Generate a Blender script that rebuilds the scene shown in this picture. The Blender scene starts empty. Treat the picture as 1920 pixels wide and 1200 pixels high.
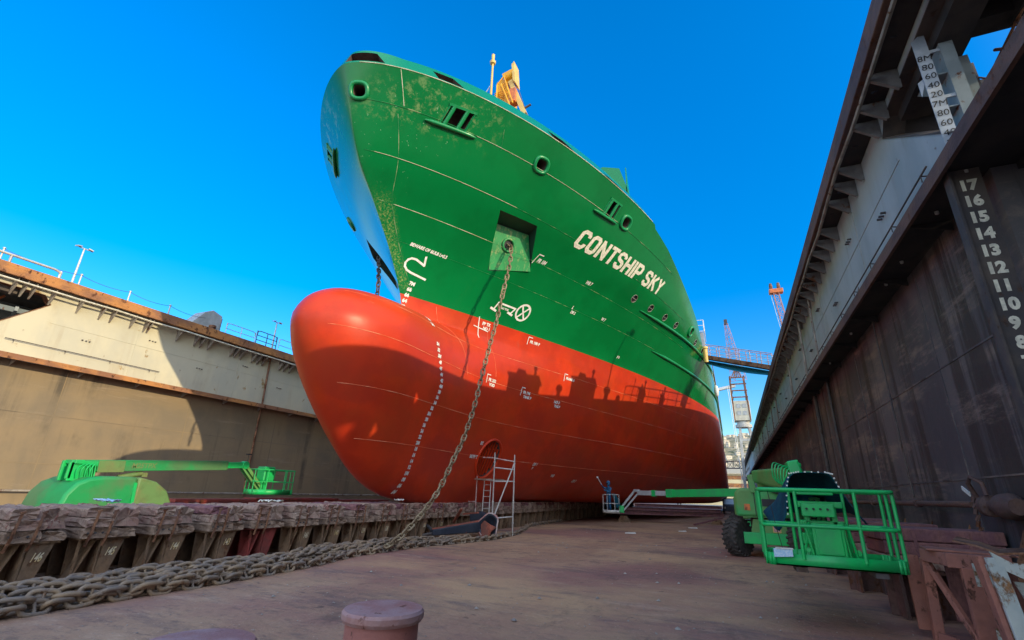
import bpy, bmesh, math, random
import numpy as np
from mathutils import Vector, Matrix
random.seed(7)
S = bpy.context.scene
COL = S.collection
R = math.radians
# ---------------------------------------------------------------- camera
cam = bpy.data.objects.new('camera', bpy.data.cameras.new('camera'))
COL.objects.link(cam); S.camera = cam
CAMF = 895.0; VPX, VPY = 415.0, 337.0; ROLL = -2.0
_y = Vector((VPX, -VPY, -CAMF)).normalized()
_h = Vector((math.cos(R(ROLL)), math.sin(R(ROLL)), 0))
_z = _h.cross(_y).normalized()
if _z.y < 0: _z = -_z
_x = _y.cross(_z)
cam.matrix_world = Matrix((_x, _y, _z)).to_4x4()
cam.location = (0, 0, 1.8)
cam.data.sensor_width = 36; cam.data.lens = 36 * CAMF / 1920
cam.data.clip_end = 9000; cam.data.clip_start = 0.05
SKYSAT, SKYVAL, FILLSAT, FILLVAL = 1.45, 1.58, 0.52, 1.0
FILLBASE, FILLTOP, FILLSOUTH = 0.62, 4.7, 2.3
# ---------------------------------------------------------------- world and sun
SUNV = Vector((16.6, -4.3, 5.3)).normalized()
elev = math.asin(SUNV.z)
w = bpy.data.worlds.new('World'); S.world = w; w.use_nodes = True
nt = w.node_tree; nt.nodes.clear()
out = nt.nodes.new('ShaderNodeOutputWorld'); bg = nt.nodes.new('ShaderNodeBackground')
sky = nt.nodes.new('ShaderNodeTexSky'); sky.sky_type = 'NISHITA'; sky.sun_disc = False
sky.sun_elevation = elev; sky.sun_rotation = math.atan2(SUNV.x, SUNV.y)
sky.air_density = 1.0; sky.dust_density = 0.4; sky.ozone_density = 3.0
# deep blue in the clear quarter ahead, the unseen sky overhead and behind paled and boosted as added fill
geo = nt.nodes.new('ShaderNodeTexCoord'); dt = nt.nodes.new('ShaderNodeVectorMath'); dt.operation = 'DOT_PRODUCT'
dt.inputs[1].default_value = Vector((-0.60, 0.74, 0.30)).normalized()
nt.links.new(geo.outputs['Generated'], dt.inputs[0])
mr = nt.nodes.new('ShaderNodeMapRange'); mr.interpolation_type = 'SMOOTHSTEP'; mr.inputs[1].default_value = 0.05; mr.inputs[2].default_value = 0.5
nt.links.new(dt.outputs['Value'], mr.inputs[0])
hs = nt.nodes.new('ShaderNodeHueSaturation'); hs.inputs['Saturation'].default_value = SKYSAT; hs.inputs['Hue'].default_value = 0.506; hs.inputs['Value'].default_value = SKYVAL
hz = nt.nodes.new('ShaderNodeHueSaturation'); hz.inputs['Saturation'].default_value = FILLSAT; hz.inputs['Value'].default_value = FILLVAL
sz = nt.nodes.new('ShaderNodeSeparateXYZ'); nt.links.new(geo.outputs['Generated'], sz.inputs[0])
def remap(a, b_, c_, d_, tgt):
    q = nt.nodes.new('ShaderNodeMapRange'); q.interpolation_type = 'SMOOTHSTEP'
    for i_, v_ in enumerate((a, b_, c_, d_)): q.inputs[i_ + 1].default_value = v_
    nt.links.new(sz.outputs[2], q.inputs[0]); nt.links.new(q.outputs[0], tgt)
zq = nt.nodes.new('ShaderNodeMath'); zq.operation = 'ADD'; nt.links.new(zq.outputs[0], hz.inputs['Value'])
remap(0.35, 0.98, FILLBASE, FILLTOP, zq.inputs[0])
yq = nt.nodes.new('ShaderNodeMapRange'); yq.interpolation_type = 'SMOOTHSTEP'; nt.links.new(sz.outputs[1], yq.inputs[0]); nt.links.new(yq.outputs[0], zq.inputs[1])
for i_, v_ in enumerate((-0.35, -0.85, 0.0, FILLSOUTH)): yq.inputs[i_ + 1].default_value = v_
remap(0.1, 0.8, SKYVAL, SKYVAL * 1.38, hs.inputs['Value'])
mx = nt.nodes.new('ShaderNodeMix'); mx.data_type = 'RGBA'
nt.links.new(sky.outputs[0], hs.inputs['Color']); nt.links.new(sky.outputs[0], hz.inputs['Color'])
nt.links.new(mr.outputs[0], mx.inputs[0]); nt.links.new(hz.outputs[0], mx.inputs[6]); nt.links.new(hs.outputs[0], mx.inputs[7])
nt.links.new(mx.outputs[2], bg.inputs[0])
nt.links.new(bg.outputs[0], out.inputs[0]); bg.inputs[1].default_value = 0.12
sl = bpy.data.lights.new('sun', 'SUN'); sl.energy = 2.5; sl.angle = R(0.5); sl.color = (1, 0.82, 0.52)
so = bpy.data.objects.new('sun', sl); COL.objects.link(so)
so.rotation_euler = (-SUNV).to_track_quat('-Z', 'Y').to_euler(); so.location = (30, -10, 40)
vs = S.view_settings; vs.view_transform = 'Standard'; vs.look = 'None'; vs.gamma = 1; vs.exposure = 0.62
# ---------------------------------------------------------------- materials
def mat(name, c, rough=0.6, c2=None, scale=1.0, stretch=(1, 1, 1), fac=(0.4, 0.6), rust=0.0, rustc=(0.16, 0.055, 0.02), rscale=3.0,
        streak=0.0, streakc=(0.02, 0.018, 0.016), bump=0.0, bscale=20.0, metal=0.0, coat=0.0, dirt=0.0, spec=0.5, alpha=1.0, extra=None):
    m = bpy.data.materials.new(name); m.use_nodes = True
    t = m.node_tree; N = t.nodes; L = t.links; b = N['Principled BSDF']
    tc = N.new('ShaderNodeTexCoord'); oi = N.new('ShaderNodeObjectInfo')
    add = N.new('ShaderNodeVectorMath'); add.operation = 'ADD'
    sc = N.new('ShaderNodeVectorMath'); sc.operation = 'SCALE'; sc.inputs[3].default_value = 37.0
    cb = N.new('ShaderNodeCombineXYZ')
    for i in range(3): L.new(oi.outputs['Random'], cb.inputs[i])
    L.new(cb.outputs[0], sc.inputs[0]); L.new(tc.outputs['Object'], add.inputs[0]); L.new(sc.outputs[0], add.inputs[1])
    P = add.outputs[0]
    def noise(s, st=(1, 1, 1), d=6, ro=0.6, off=0):
        mp = N.new('ShaderNodeMapping'); mp.inputs['Scale'].default_value = st; mp.inputs['Location'].default_value = (off, off, off)
        n = N.new('ShaderNodeTexNoise'); n.inputs['Scale'].default_value = s; n.inputs['Detail'].default_value = d; n.inputs['Roughness'].default_value = ro
        L.new(P, mp.inputs[0]); L.new(mp.outputs[0], n.inputs[0]); return n.outputs[0]
    def ramp(v, a, bb):
        r = N.new('ShaderNodeMapRange'); r.inputs[1].default_value = a; r.inputs[2].default_value = bb
        r.interpolation_type = 'SMOOTHSTEP'; L.new(v, r.inputs[0]); return r.outputs[0]
    def mix(a, bb, f, mode='MIX'):
        x = N.new('ShaderNodeMix'); x.data_type = 'RGBA'; x.blend_type = mode
        for k, v in ((6, a), (7, bb)):
            if isinstance(v, tuple): x.inputs[k].default_value = (*v[:3], 1)
            else: L.new(v, x.inputs[k])
        if isinstance(f, float): x.inputs[0].default_value = f
        else: L.new(f, x.inputs[0])
        return x.outputs[2]
    def mul(a, k):
        x = N.new('ShaderNodeMath'); x.operation = 'MULTIPLY'; L.new(a, x.inputs[0])
        if isinstance(k, float): x.inputs[1].default_value = k
        else: L.new(k, x.inputs[1])
        return x.outputs[0]
    colr = tuple(c)
    if c2: colr = mix(colr, tuple(c2), ramp(noise(scale, stretch), fac[0], fac[1]))
    if dirt: colr = mix(colr, tuple(v * 0.35 for v in c), mul(ramp(noise(scale * 4.3, stretch, off=5), 0.45, 0.75), dirt))
    if streak: colr = mix(colr, streakc, mul(mul(ramp(noise(1.6, (1, 1, 0.06), off=11), 0.5, 0.68), ramp(noise(0.5, off=3), 0.4, 0.62)), streak))
    rf = None
    if rust:
        rf = ramp(noise(rscale, (1, 1, 0.7), 8, 0.7, 21), 0.66 - rust * 0.3, 0.72 - rust * 0.25)
        colr = mix(colr, mix(rustc, tuple(v * 0.4 for v in rustc), ramp(noise(rscale * 5, off=9), 0.35, 0.65)), rf)
    if extra: colr = extra(t, P, colr, noise, ramp, mix, mul)
    if isinstance(colr, tuple): b.inputs['Base Color'].default_value = (*colr, 1)
    else: L.new(colr, b.inputs['Base Color'])
    b.inputs['Metallic'].default_value = metal; b.inputs['Coat Weight'].default_value = coat; b.inputs['Coat Roughness'].default_value = 0.08
    b.inputs['Specular IOR Level'].default_value = spec
    r = N.new('ShaderNodeMapRange'); r.inputs[3].default_value = max(0.02, rough - 0.08); r.inputs[4].default_value = min(1, rough + 0.1)
    L.new(noise(scale * 2.7 + 0.3, off=17), r.inputs[0]); L.new(r.outputs[0], b.inputs['Roughness'])
    if bump:
        bn = N.new('ShaderNodeBump'); bn.inputs['Strength'].default_value = bump; bn.inputs['Distance'].default_value = 0.03
        L.new(noise(bscale, off=2), bn.inputs['Height']); L.new(bn.outputs[0], b.inputs['Normal'])
    m['nodes'] = 1
    return m
# ---------------------------------------------------------------- object helpers
def tag(o, label=None, cat=None, group=None, kind=None):
    if label: o['label'] = label
    if cat: o['category'] = cat
    if group: o['group'] = group
    if kind: o['kind'] = kind
    return o
def thing(name, label, cat, loc=(0, 0, 0), rz=0, group=None):
    o = bpy.data.objects.new(name, None); COL.objects.link(o); o.location = loc; o.rotation_euler = (0, 0, rz)
    o.empty_display_size = 0.2
    return tag(o, label, cat, group)
def frame_of(d, up=(0, 0, 1)):
    d = Vector(d).normalized(); u = Vector(up)
    if abs(d.dot(u)) > 0.98: u = Vector((0, 1, 0))
    s = d.cross(u).normalized(); return s, s.cross(d), d
class MB:
    def __init__(self): self.v = []; self.f = []; self.m = []; self.mi = 0
    def add(self, vs, fs):
        b = len(self.v); self.v += [tuple(x) for x in vs]
        for f in fs: self.f.append([i + b for i in f]); self.m.append(self.mi)
        return self
    def hexa(self, p):   # 8 corners: bottom 4 ccw, top 4 ccw
        return self.add(p, [(3, 2, 1, 0), (4, 5, 6, 7), (0, 1, 5, 4), (1, 2, 6, 5), (2, 3, 7, 6), (3, 0, 4, 7)])
    def box(self, x0, x1, y0, y1, z0, z1):
        return self.hexa([(x0, y0, z0), (x1, y0, z0), (x1, y1, z0), (x0, y1, z0), (x0, y0, z1), (x1, y0, z1), (x1, y1, z1), (x0, y1, z1)])
    def beam(self, p, q, wd, ht, up=(0, 0, 1)):
        p = Vector(p); q = Vector(q); s, u, d = frame_of(q - p, up); c = []
        for e in (p, q):
            for a, b in ((-1, -1), (1, -1), (1, 1), (-1, 1)): c.append(e + s * a * wd / 2 + u * b * ht / 2)
        return self.add(c, [(0, 1, 2, 3), (7, 6, 5, 4), (0, 4, 5, 1), (1, 5, 6, 2), (2, 6, 7, 3), (3, 7, 4, 0)])
    def tube(self, pts, r, n=8, cap=True, closed=False):
        pts = [Vector(p) for p in pts]; k = len(pts); b = len(self.v); prev = None
        rs = r if isinstance(r, (list, tuple)) else [r] * k
        for i, p in enumerate(pts):
            if closed: d = pts[(i + 1) % k] - pts[i - 1]
            else: d = pts[min(i + 1, k - 1)] - pts[max(i - 1, 0)]
            d.normalize()
            if prev is None: s, u, _ = frame_of(d)
            else:
                s = prev - d * prev.dot(d); s.normalize(); u = s.cross(d)
            prev = s
            for j in range(n):
                a = 2 * math.pi * j / n; self.v.append(tuple(p + (s * math.cos(a) + u * math.sin(a)) * rs[i]))
        for i in range(k if closed else k - 1):
            i2 = (i + 1) % k
            for j in range(n):
                j2 = (j + 1) % n; self.f.append([b + i * n + j, b + i2 * n + j, b + i2 * n + j2, b + i * n + j2]); self.m.append(self.mi)
        if cap and not closed:
            self.f.append([b + j for j in range(n)]); self.f.append([b + (k - 1) * n + j for j in reversed(range(n))]); self.m += [self.mi] * 2
        return self
    def lathe(self, prof, c=(0, 0, 0), axis='z', n=24):
        b = len(self.v); k = len(prof)
        for (r, h) in prof:
            for j in range(n):
                a = 2 * math.pi * j / n; x, y = r * math.cos(a), r * math.sin(a)
                p = (x, y, h) if axis == 'z' else ((h, x, y) if axis == 'x' else (y, h, x))
                self.v.append((p[0] + c[0], p[1] + c[1], p[2] + c[2]))
        for i in range(k - 1):
            for j in range(n):
                j2 = (j + 1) % n; self.f.append([b + i * n + j, b + i * n + j2, b + (i + 1) * n + j2, b + (i + 1) * n + j]); self.m.append(self.mi)
        self.f.append([b + j for j in reversed(range(n))]); self.f.append([b + (k - 1) * n + j for j in range(n)]); self.m += [self.mi] * 2
        return self
    def prism(self, poly, a0, a1, axis='y'):   # poly of 2D points; axis = extrusion axis
        def P(u, v, a): return (u, a, v) if axis == 'y' else ((a, u, v) if axis == 'x' else (u, v, a))
        n = len(poly); vs = [P(u, v, a0) for u, v in poly] + [P(u, v, a1) for u, v in poly]
        fs = [list(range(n)), list(reversed(range(n, 2 * n)))] + [[i, i + n, (i + 1) % n + n, (i + 1) % n] for i in range(n)]
        return self.add(vs, fs)
    def mesh(self, name, mats, smooth=None):
        me = bpy.data.meshes.new(name); me.from_pydata(self.v, [], self.f)
        mats = mats if isinstance(mats, (list, tuple)) else [mats]
        for m in mats: me.materials.append(m)
        if len(mats) > 1: me.polygons.foreach_set('material_index', self.m)
        bm = bmesh.new(); bm.from_mesh(me); bmesh.ops.recalc_face_normals(bm, faces=bm.faces); bm.to_mesh(me); bm.free()
        if smooth is not None:
            me.polygons.foreach_set('use_smooth', [True] * len(me.polygons)); me.set_sharp_from_angle(angle=R(smooth))
        return me
    def build(self, name, mats, parent=None, smooth=None, bevel=0, loc=None):
        o = bpy.data.objects.new(name, self.mesh(name, mats, smooth)); COL.objects.link(o)
        if parent: o.parent = parent
        if loc: o.location = loc
        if bevel:
            b = o.modifiers.new('bevel', 'BEVEL'); b.width = bevel; b.segments = 2; b.limit_method = 'ANGLE'; b.angle_limit = R(40)
        return o
def kids(o): return [c for c in o.children]
def copy_tree(o, parent=None):
    c = o.copy(); COL.objects.link(c); c.parent = parent
    for ch in list(o.children): copy_tree(ch, c)
    return c
def text2d(s, size=1.0, bold=0.0, sx=1.0, shear=0.0, align='LEFT', res=3):
    cu = bpy.data.curves.new('t', 'FONT'); cu.body = s; cu.size = size; cu.offset = bold; cu.resolution_u = res; cu.shear = shear
    cu.align_x = align; cu.fill_mode = 'FRONT'
    o = bpy.data.objects.new('t', cu); COL.objects.link(o)
    dg = bpy.context.evaluated_depsgraph_get(); me = bpy.data.meshes.new_from_object(o.evaluated_get(dg))
    vs_ = [(v.co.x * sx, v.co.y) for v in me.vertices]; fs = [list(p.vertices) for p in me.polygons]
    bpy.data.objects.remove(o); bpy.data.curves.remove(cu); bpy.data.meshes.remove(me)
    return vs_, fs
def put_text(mb, s, fn, **k):   # fn maps (u, v) to a 3D point
    vs_, fs = text2d(s, **k)
    mb.add([fn(u, v) for u, v in vs_], fs)
def pchip(xs, ys):
    xs = np.array(xs, float); ys = np.array(ys, float); h = np.diff(xs); d = np.diff(ys) / h
    m = np.zeros(len(xs)); m[0] = d[0]; m[-1] = d[-1]
    for i in range(1, len(xs) - 1):
        if d[i-1] * d[i] > 0:
            w1 = 2 * h[i] + h[i-1]; w2 = h[i] + 2 * h[i-1]; m[i] = (w1 + w2) / (w1 / d[i-1] + w2 / d[i])
    def f(x):
        x = min(max(float(x), xs[0]), xs[-1]); i = min(int(np.searchsorted(xs, x, side='right')) - 1, len(h) - 1)
        t = (x - xs[i]) / h[i]; t2 = t * t; t3 = t2 * t
        return float((2*t3-3*t2+1)*ys[i] + (t3-2*t2+t)*h[i]*m[i] + (-2*t3+3*t2)*ys[i+1] + (t3-t2)*h[i]*m[i+1])
    return f
# ---------------------------------------------------------------- palette
def floor_extra(t, P, c, noise, ramp, mix, mul):
    c = mix(c, (0.27, 0.11, 0.115), mul(ramp(noise(0.13, off=31), 0.42, 0.58), 0.6))
    c = mix(c, (0.17, 0.12, 0.10), mul(ramp(noise(5.5, (0.5, 1, 1), 8, 0.8, 33), 0.5, 0.62), 0.6))
    c = mix(c, (0.55, 0.35, 0.19), mul(ramp(noise(0.2, (0.5, 0.6, 1), off=41), 0.5, 0.68), 0.8))
    c = mix(c, (0.13, 0.095, 0.10), mul(ramp(noise(0.6, (0.35, 1.1, 1), 10, 0.75, 51), 0.5, 0.68), 0.7))
    c = mix(c, (0.58, 0.41, 0.29), mul(ramp(noise(0.8, (0.45, 1.3, 1), 11, 0.8, 81), 0.54, 0.72), 0.6))
    c = mix(c, (0.10, 0.075, 0.065), mul(ramp(noise(0.5, (0.8, 0.5, 1), 12, 0.8, 91), 0.54, 0.64), 0.5))
    c = mix(c, (0.6, 0.5, 0.42), mul(ramp(noise(26, (1, 1, 1), 2, 0.5, 61), 0.68, 0.76), 0.6))
    return mix(c, (0.07, 0.055, 0.055), mul(ramp(noise(1.7, (1, 1, 1), 10, 0.78, 71), 0.6, 0.66), 0.75))
M = {}
M['floor'] = mat('dock_floor', (0.35, 0.205, 0.135), 0.85, (0.43, 0.27, 0.17), 0.5, (1, 0.3, 1), bump=0.9, bscale=7, spec=0.25, extra=floor_extra)
M['quay'] = mat('quay_concrete', (0.3, 0.27, 0.22), 0.9, (0.22, 0.2, 0.17), 0.2)
def lower_extra(t, P, c, noise, ramp, mix, mul):
    c = mix(c, (0.33, 0.235, 0.13), mul(ramp(noise(0.35, (1, 0.5, 1.4), off=31), 0.4, 0.7), 0.5))
    c = mix(c, (0.07, 0.06, 0.05), mul(mul(ramp(noise(1.1, (1, 1, 0.06), 7, 0.7, 41), 0.5, 0.66), ramp(noise(0.25, off=45), 0.42, 0.6)), 0.8))
    c = mix(c, (0.42, 0.33, 0.25), mul(ramp(noise(0.9, (1, 0.25, 2.2), 9, 0.75, 51), 0.56, 0.74), 0.55))
    return mix(c, (0.2, 0.07, 0.03), mul(ramp(noise(3.2, (1, 1, 0.25), 8, 0.75, 61), 0.68, 0.74), 0.8))
M['lower'] = mat('wall_lower_plating', (0.26, 0.20, 0.125), 0.7, (0.205, 0.165, 0.115), 0.4, (1, 1, 0.5), bump=0.25, bscale=3, extra=lower_extra)
M['lower_dark'] = mat('wall_lower_plating_shade', (0.115, 0.108, 0.115), 0.62, (0.062, 0.062, 0.075), 0.4, (1, 1, 0.5), bump=0.3, bscale=3,  # darker copy of the lower plating, the right wall's shade put into its colour
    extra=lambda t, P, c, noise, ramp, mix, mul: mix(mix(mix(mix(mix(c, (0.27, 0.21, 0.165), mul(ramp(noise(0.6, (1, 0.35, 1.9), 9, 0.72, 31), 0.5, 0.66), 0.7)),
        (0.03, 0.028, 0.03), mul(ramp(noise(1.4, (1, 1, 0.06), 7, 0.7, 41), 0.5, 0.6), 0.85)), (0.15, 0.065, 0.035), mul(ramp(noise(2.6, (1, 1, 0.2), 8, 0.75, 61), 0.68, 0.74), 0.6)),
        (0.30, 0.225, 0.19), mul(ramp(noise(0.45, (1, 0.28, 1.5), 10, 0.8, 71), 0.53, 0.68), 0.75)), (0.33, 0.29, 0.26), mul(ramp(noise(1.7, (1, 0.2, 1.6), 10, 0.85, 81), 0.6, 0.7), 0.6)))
M['upper'] = mat('wall_upper_plating', (0.60, 0.56, 0.42), 0.55, (0.52, 0.50, 0.40), 0.4, (1, 1, 0.7), rust=0.12, rscale=1.6, rustc=(0.42, 0.27, 0.1), streak=0.35, streakc=(0.32, 0.22, 0.1), bump=0.12, bscale=1.2)
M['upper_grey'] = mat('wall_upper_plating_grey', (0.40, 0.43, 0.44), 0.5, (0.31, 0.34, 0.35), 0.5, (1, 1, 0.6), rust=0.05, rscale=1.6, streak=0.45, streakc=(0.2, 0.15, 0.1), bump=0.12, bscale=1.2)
M['rusty'] = mat('rusty_steel', (0.20, 0.10, 0.065), 0.75, (0.30, 0.14, 0.07), 2.0, dirt=0.5, rust=0.6, bump=0.4, bscale=25)
M['rust_orange'] = mat('orange_rusty_steel', (0.5, 0.22, 0.07), 0.8, (0.28, 0.13, 0.07), 1.2, (1, 0.5, 1), rust=0.35, dirt=0.4, bump=0.4)
M['shadesteel'] = mat('shade_black_steel', (0.022, 0.02, 0.024), 0.8, (0.04, 0.032, 0.032), 1.5)  # near-black steel: shade under and inside the right wall put into the colour
M['rustdark'] = mat('dark_rusty_edge', (0.105, 0.06, 0.055), 0.75, (0.16, 0.085, 0.06), 1.5, (1, 0.4, 1), dirt=0.5, rust=0.3, bump=0.4, bscale=20)
M['darksteel'] = mat('dark_steel', (0.055, 0.05, 0.055), 0.7, (0.10, 0.08, 0.07), 1.5, rust=0.3, rustc=(0.09, 0.05, 0.035))
M['greysteel'] = mat('grey_painted_steel', (0.22, 0.27, 0.31), 0.5, (0.17, 0.21, 0.24), 1.2, rust=0.25, rscale=4)
M['bracket'] = mat('bracket_steel', (0.34, 0.31, 0.27), 0.65, (0.22, 0.19, 0.17), 2.0, rust=0.3)
M['bracketdark'] = mat('bracket_steel_shade', (0.20, 0.19, 0.19), 0.65, (0.13, 0.12, 0.12), 2.0, rust=0.3)
M['galv'] = mat('galvanised_steel', (0.62, 0.6, 0.56), 0.4, (0.5, 0.48, 0.45), 3, metal=0.3)
M['plate'] = mat('pale_blue_grey_plate', (0.42, 0.47, 0.55), 0.5, (0.34, 0.39, 0.46), 3)
M['white'] = mat('white_paint', (0.8, 0.8, 0.77), 0.45, (0.68, 0.67, 0.62), 6)
M['cream'] = mat('cream_paint', (0.83, 0.8, 0.66), 0.5, (0.62, 0.6, 0.5), 9)
M['yellowmark'] = mat('yellow_mark_paint', (0.7, 0.52, 0.22), 0.6, (0.75, 0.68, 0.5), 8)
M['black'] = mat('black_paint', (0.02, 0.02, 0.025), 0.6)
M['rubber'] = mat('tyre_rubber', (0.035, 0.033, 0.033), 0.85, (0.07, 0.06, 0.055), 8, bump=0.3)
GR = (0.006, 0.50, 0.115)
M['liftgreen'] = mat('lift_green_paint', GR, 0.38, (0.02, 0.42, 0.12), 3.0, rust=0.0, bump=0.05, bscale=60)
M['liftdusty'] = mat('lift_green_paint_dusty', (0.13, 0.30, 0.09), 0.6, (0.05, 0.42, 0.12), 0.9, fac=(0.45, 0.7), dirt=0.2)
M['liftolive'] = mat('lift_olive_paint', (0.17, 0.20, 0.075), 0.6, (0.12, 0.24, 0.08), 1.2, dirt=0.3)
M['chain'] = mat('chain_steel', (0.21, 0.165, 0.13), 0.6, (0.30, 0.21, 0.13), 3, metal=0.0, rust=0.3, rustc=(0.24, 0.12, 0.05), rscale=5, bump=0.4, bscale=40)
M['timber'] = mat('block_timber', (0.31, 0.18, 0.14), 0.9, (0.40, 0.29, 0.22), 1.6, (3, 1, 1), fac=(0.35, 0.65), dirt=0.7, bump=1.0, bscale=12, rust=0.25, rustc=(0.30, 0.08, 0.06), rscale=2)
M['timber2'] = mat('block_lower_timber', (0.27, 0.18, 0.125), 0.9, (0.36, 0.25, 0.18), 1.6, (4, 1, 1), dirt=0.6, bump=1.0, bscale=14)
M['pedestal_dark'] = mat('side_pedestal_steel', (0.10, 0.06, 0.055), 0.8, (0.16, 0.08, 0.07), 2, dirt=0.5, rust=0.4, bump=0.5)
M['pedestal'] = mat('block_pedestal_steel', (0.2, 0.13, 0.08), 0.8, (0.27, 0.165, 0.09), 2, dirt=0.5, rust=0.4, rustc=(0.20, 0.09, 0.04), bump=0.5, bscale=18)
M['redped'] = mat('block_pedestal_red', (0.30, 0.05, 0.04), 0.7, (0.2, 0.05, 0.04), 2, dirt=0.5, rust=0.3, bump=0.4)
M['trestle'] = mat('trestle_red_oxide', (0.36, 0.14, 0.10), 0.7, (0.27, 0.11, 0.085), 1.5, dirt=0.3, rust=0.35, rustc=(0.14, 0.05, 0.03), rscale=5, bump=0.3)
M['purple'] = mat('purple_red_paint', (0.20, 0.085, 0.10), 0.8, (0.27, 0.12, 0.11), 2, (2, 1, 1), dirt=0.5, bump=0.9, bscale=12)
M['rustwhite'] = mat('rusting_white_paint', (0.50, 0.54, 0.50), 0.6, (0.42, 0.47, 0.45), 2, rust=0.62, rustc=(0.30, 0.14, 0.05), rscale=4, bump=0.3)
M['bollard'] = mat('bollard_paint', (0.42, 0.165, 0.135), 0.65, (0.36, 0.14, 0.12), 3, rust=0.36, rustc=(0.10, 0.05, 0.035), rscale=6, bump=0.25, bscale=30)
M['bolltop'] = mat('bollard_top_worn', (0.42, 0.26, 0.25), 0.6, (0.36, 0.17, 0.15), 3, rust=0.2, rustc=(0.22, 0.08, 0.05), rscale=8, bump=0.3, bscale=40)
M['tarp'] = mat('blue_tarpaulin', (0.004, 0.055, 0.09), 0.75, (0.006, 0.08, 0.11), 3, bump=0.6, bscale=6, spec=0.15)
M['bluetarp'] = mat('blue_sheet', (0.03, 0.3, 0.5), 0.5)
M['yellow'] = mat('crane_yellow', (0.85, 0.42, 0.01), 0.45, (0.75, 0.34, 0.01), 2, rust=0.1)
M['whead'] = mat('pale_yellow_paint', (0.78, 0.55, 0.16), 0.5, (0.7, 0.45, 0.12), 2)
M['orange'] = mat('orange_paint', (0.75, 0.2, 0.05), 0.6, (0.5, 0.15, 0.06), 3, rust=0.2)
M['whitebox'] = mat('pale_blue_label', (0.35, 0.6, 0.85), 0.5, (0.6, 0.75, 0.9), 40)
M['anchor'] = mat('anchor_navy', (0.025, 0.035, 0.055), 0.5, (0.04, 0.05, 0.07), 2, rust=0.2, rustc=(0.3, 0.08, 0.05), dirt=0.4)
M['anchorred'] = mat('anchor_red_oxide', (0.36, 0.10, 0.06), 0.7, (0.2, 0.08, 0.06), 3, dirt=0.4)
M['glass'] = mat('dark_glass', (0.02, 0.025, 0.03), 0.1)
M['coverall'] = mat('blue_coverall', (0.015, 0.10, 0.22), 0.8, (0.02, 0.13, 0.26), 8, bump=0.4)
M['skin'] = mat('skin', (0.45, 0.25, 0.17), 0.6)
M['building'] = mat('shed_yellow_wall', (0.72, 0.62, 0.36), 0.8, (0.62, 0.53, 0.32), 0.3)
M['buildroof'] = mat('shed_roof', (0.5, 0.43, 0.3), 0.8)
M['cabin'] = mat('crane_cabin_cream', (0.62, 0.6, 0.48), 0.6, (0.5, 0.47, 0.38), 1, rust=0.2)
M['craneleg'] = mat('crane_grey_paint', (0.5, 0.5, 0.47), 0.6, (0.4, 0.38, 0.35), 1, rust=0.2)
M['jibred'] = mat('jib_red_paint', (0.5, 0.27, 0.25), 0.6)
M['house'] = mat('house_wall_cream', (0.68, 0.6, 0.48), 0.9, (0.6, 0.5, 0.38), 0.1)
M['hill'] = mat('hillside_scrub', (0.16, 0.15, 0.09), 0.95, (0.34, 0.29, 0.2), 0.05, bump=0.0)
M['coverglass'] = mat('grey_box_paint', (0.42, 0.45, 0.46), 0.5, (0.33, 0.35, 0.36), 2)
# ================================================================ ground, floor, hill
g = MB(); g.add([(-6000, -1500, -0.6), (6000, -1500, -0.6), (6000, 7000, -0.6), (-6000, 7000, -0.6)], [(0, 1, 2, 3)])
tag(g.build('quay_ground', M['quay']), kind='structure')
g = MB()
xs_ = [-33 + i * 0.75 for i in range(57)]; ys_ = [-14 + j * 1.5 for j in range(112)]
for j in ys_:
    for i in xs_: g.v.append((i, j, 0.012 * math.sin(i * 1.3 + j * 0.37) * math.sin(j * 0.9)))
nx = len(xs_)
for j in range(len(ys_) - 1):
    for i in range(nx - 1): a = j * nx + i; g.f.append([a, a + 1, a + nx + 1, a + nx]); g.m.append(0)
tag(g.build('dock_floor', M['floor'], smooth=60), kind='structure')
hb = MB(); rr = random.Random(3); NX, NY = 70, 34
ph = [(rr.uniform(0.002, 0.012), rr.uniform(0.002, 0.012), rr.uniform(0, 6), rr.uniform(3, 13)) for _ in range(22)]
def hillz(x, y):
    t = max(0, min(1, (y - 780) / 900)); b = 205 * t ** 0.9
    return -2 + b * (0.86 + 0.14 * math.sin(x * 0.004 + 1)) + t * sum(a * math.sin(x * fx_ + p) * math.sin(y * fy_ + p * 2) for fx_, fy_, p, a in ph) * 0.8
for j in range(NY):
    for i in range(NX): x = -700 + i * 22; y = 780 + j * 30; hb.v.append((x, y, hillz(x, y)))
for j in range(NY - 1):
    for i in range(NX - 1): a = j * NX + i; hb.f.append([a, a + 1, a + NX + 1, a + NX]); hb.m.append(0)
def hill_extra(t, P, c, noise, ramp, mix, mul):
    return mix(c, (0.06, 0.085, 0.035), ramp(noise(0.09, off=3), 0.5, 0.6))
M['hill2'] = mat('hillside_terraces', (0.42, 0.35, 0.22), 0.95, (0.26, 0.23, 0.13), 0.03, extra=hill_extra)
tag(hb.build('hills', M['hill2'], smooth=80), kind='structure')
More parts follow.
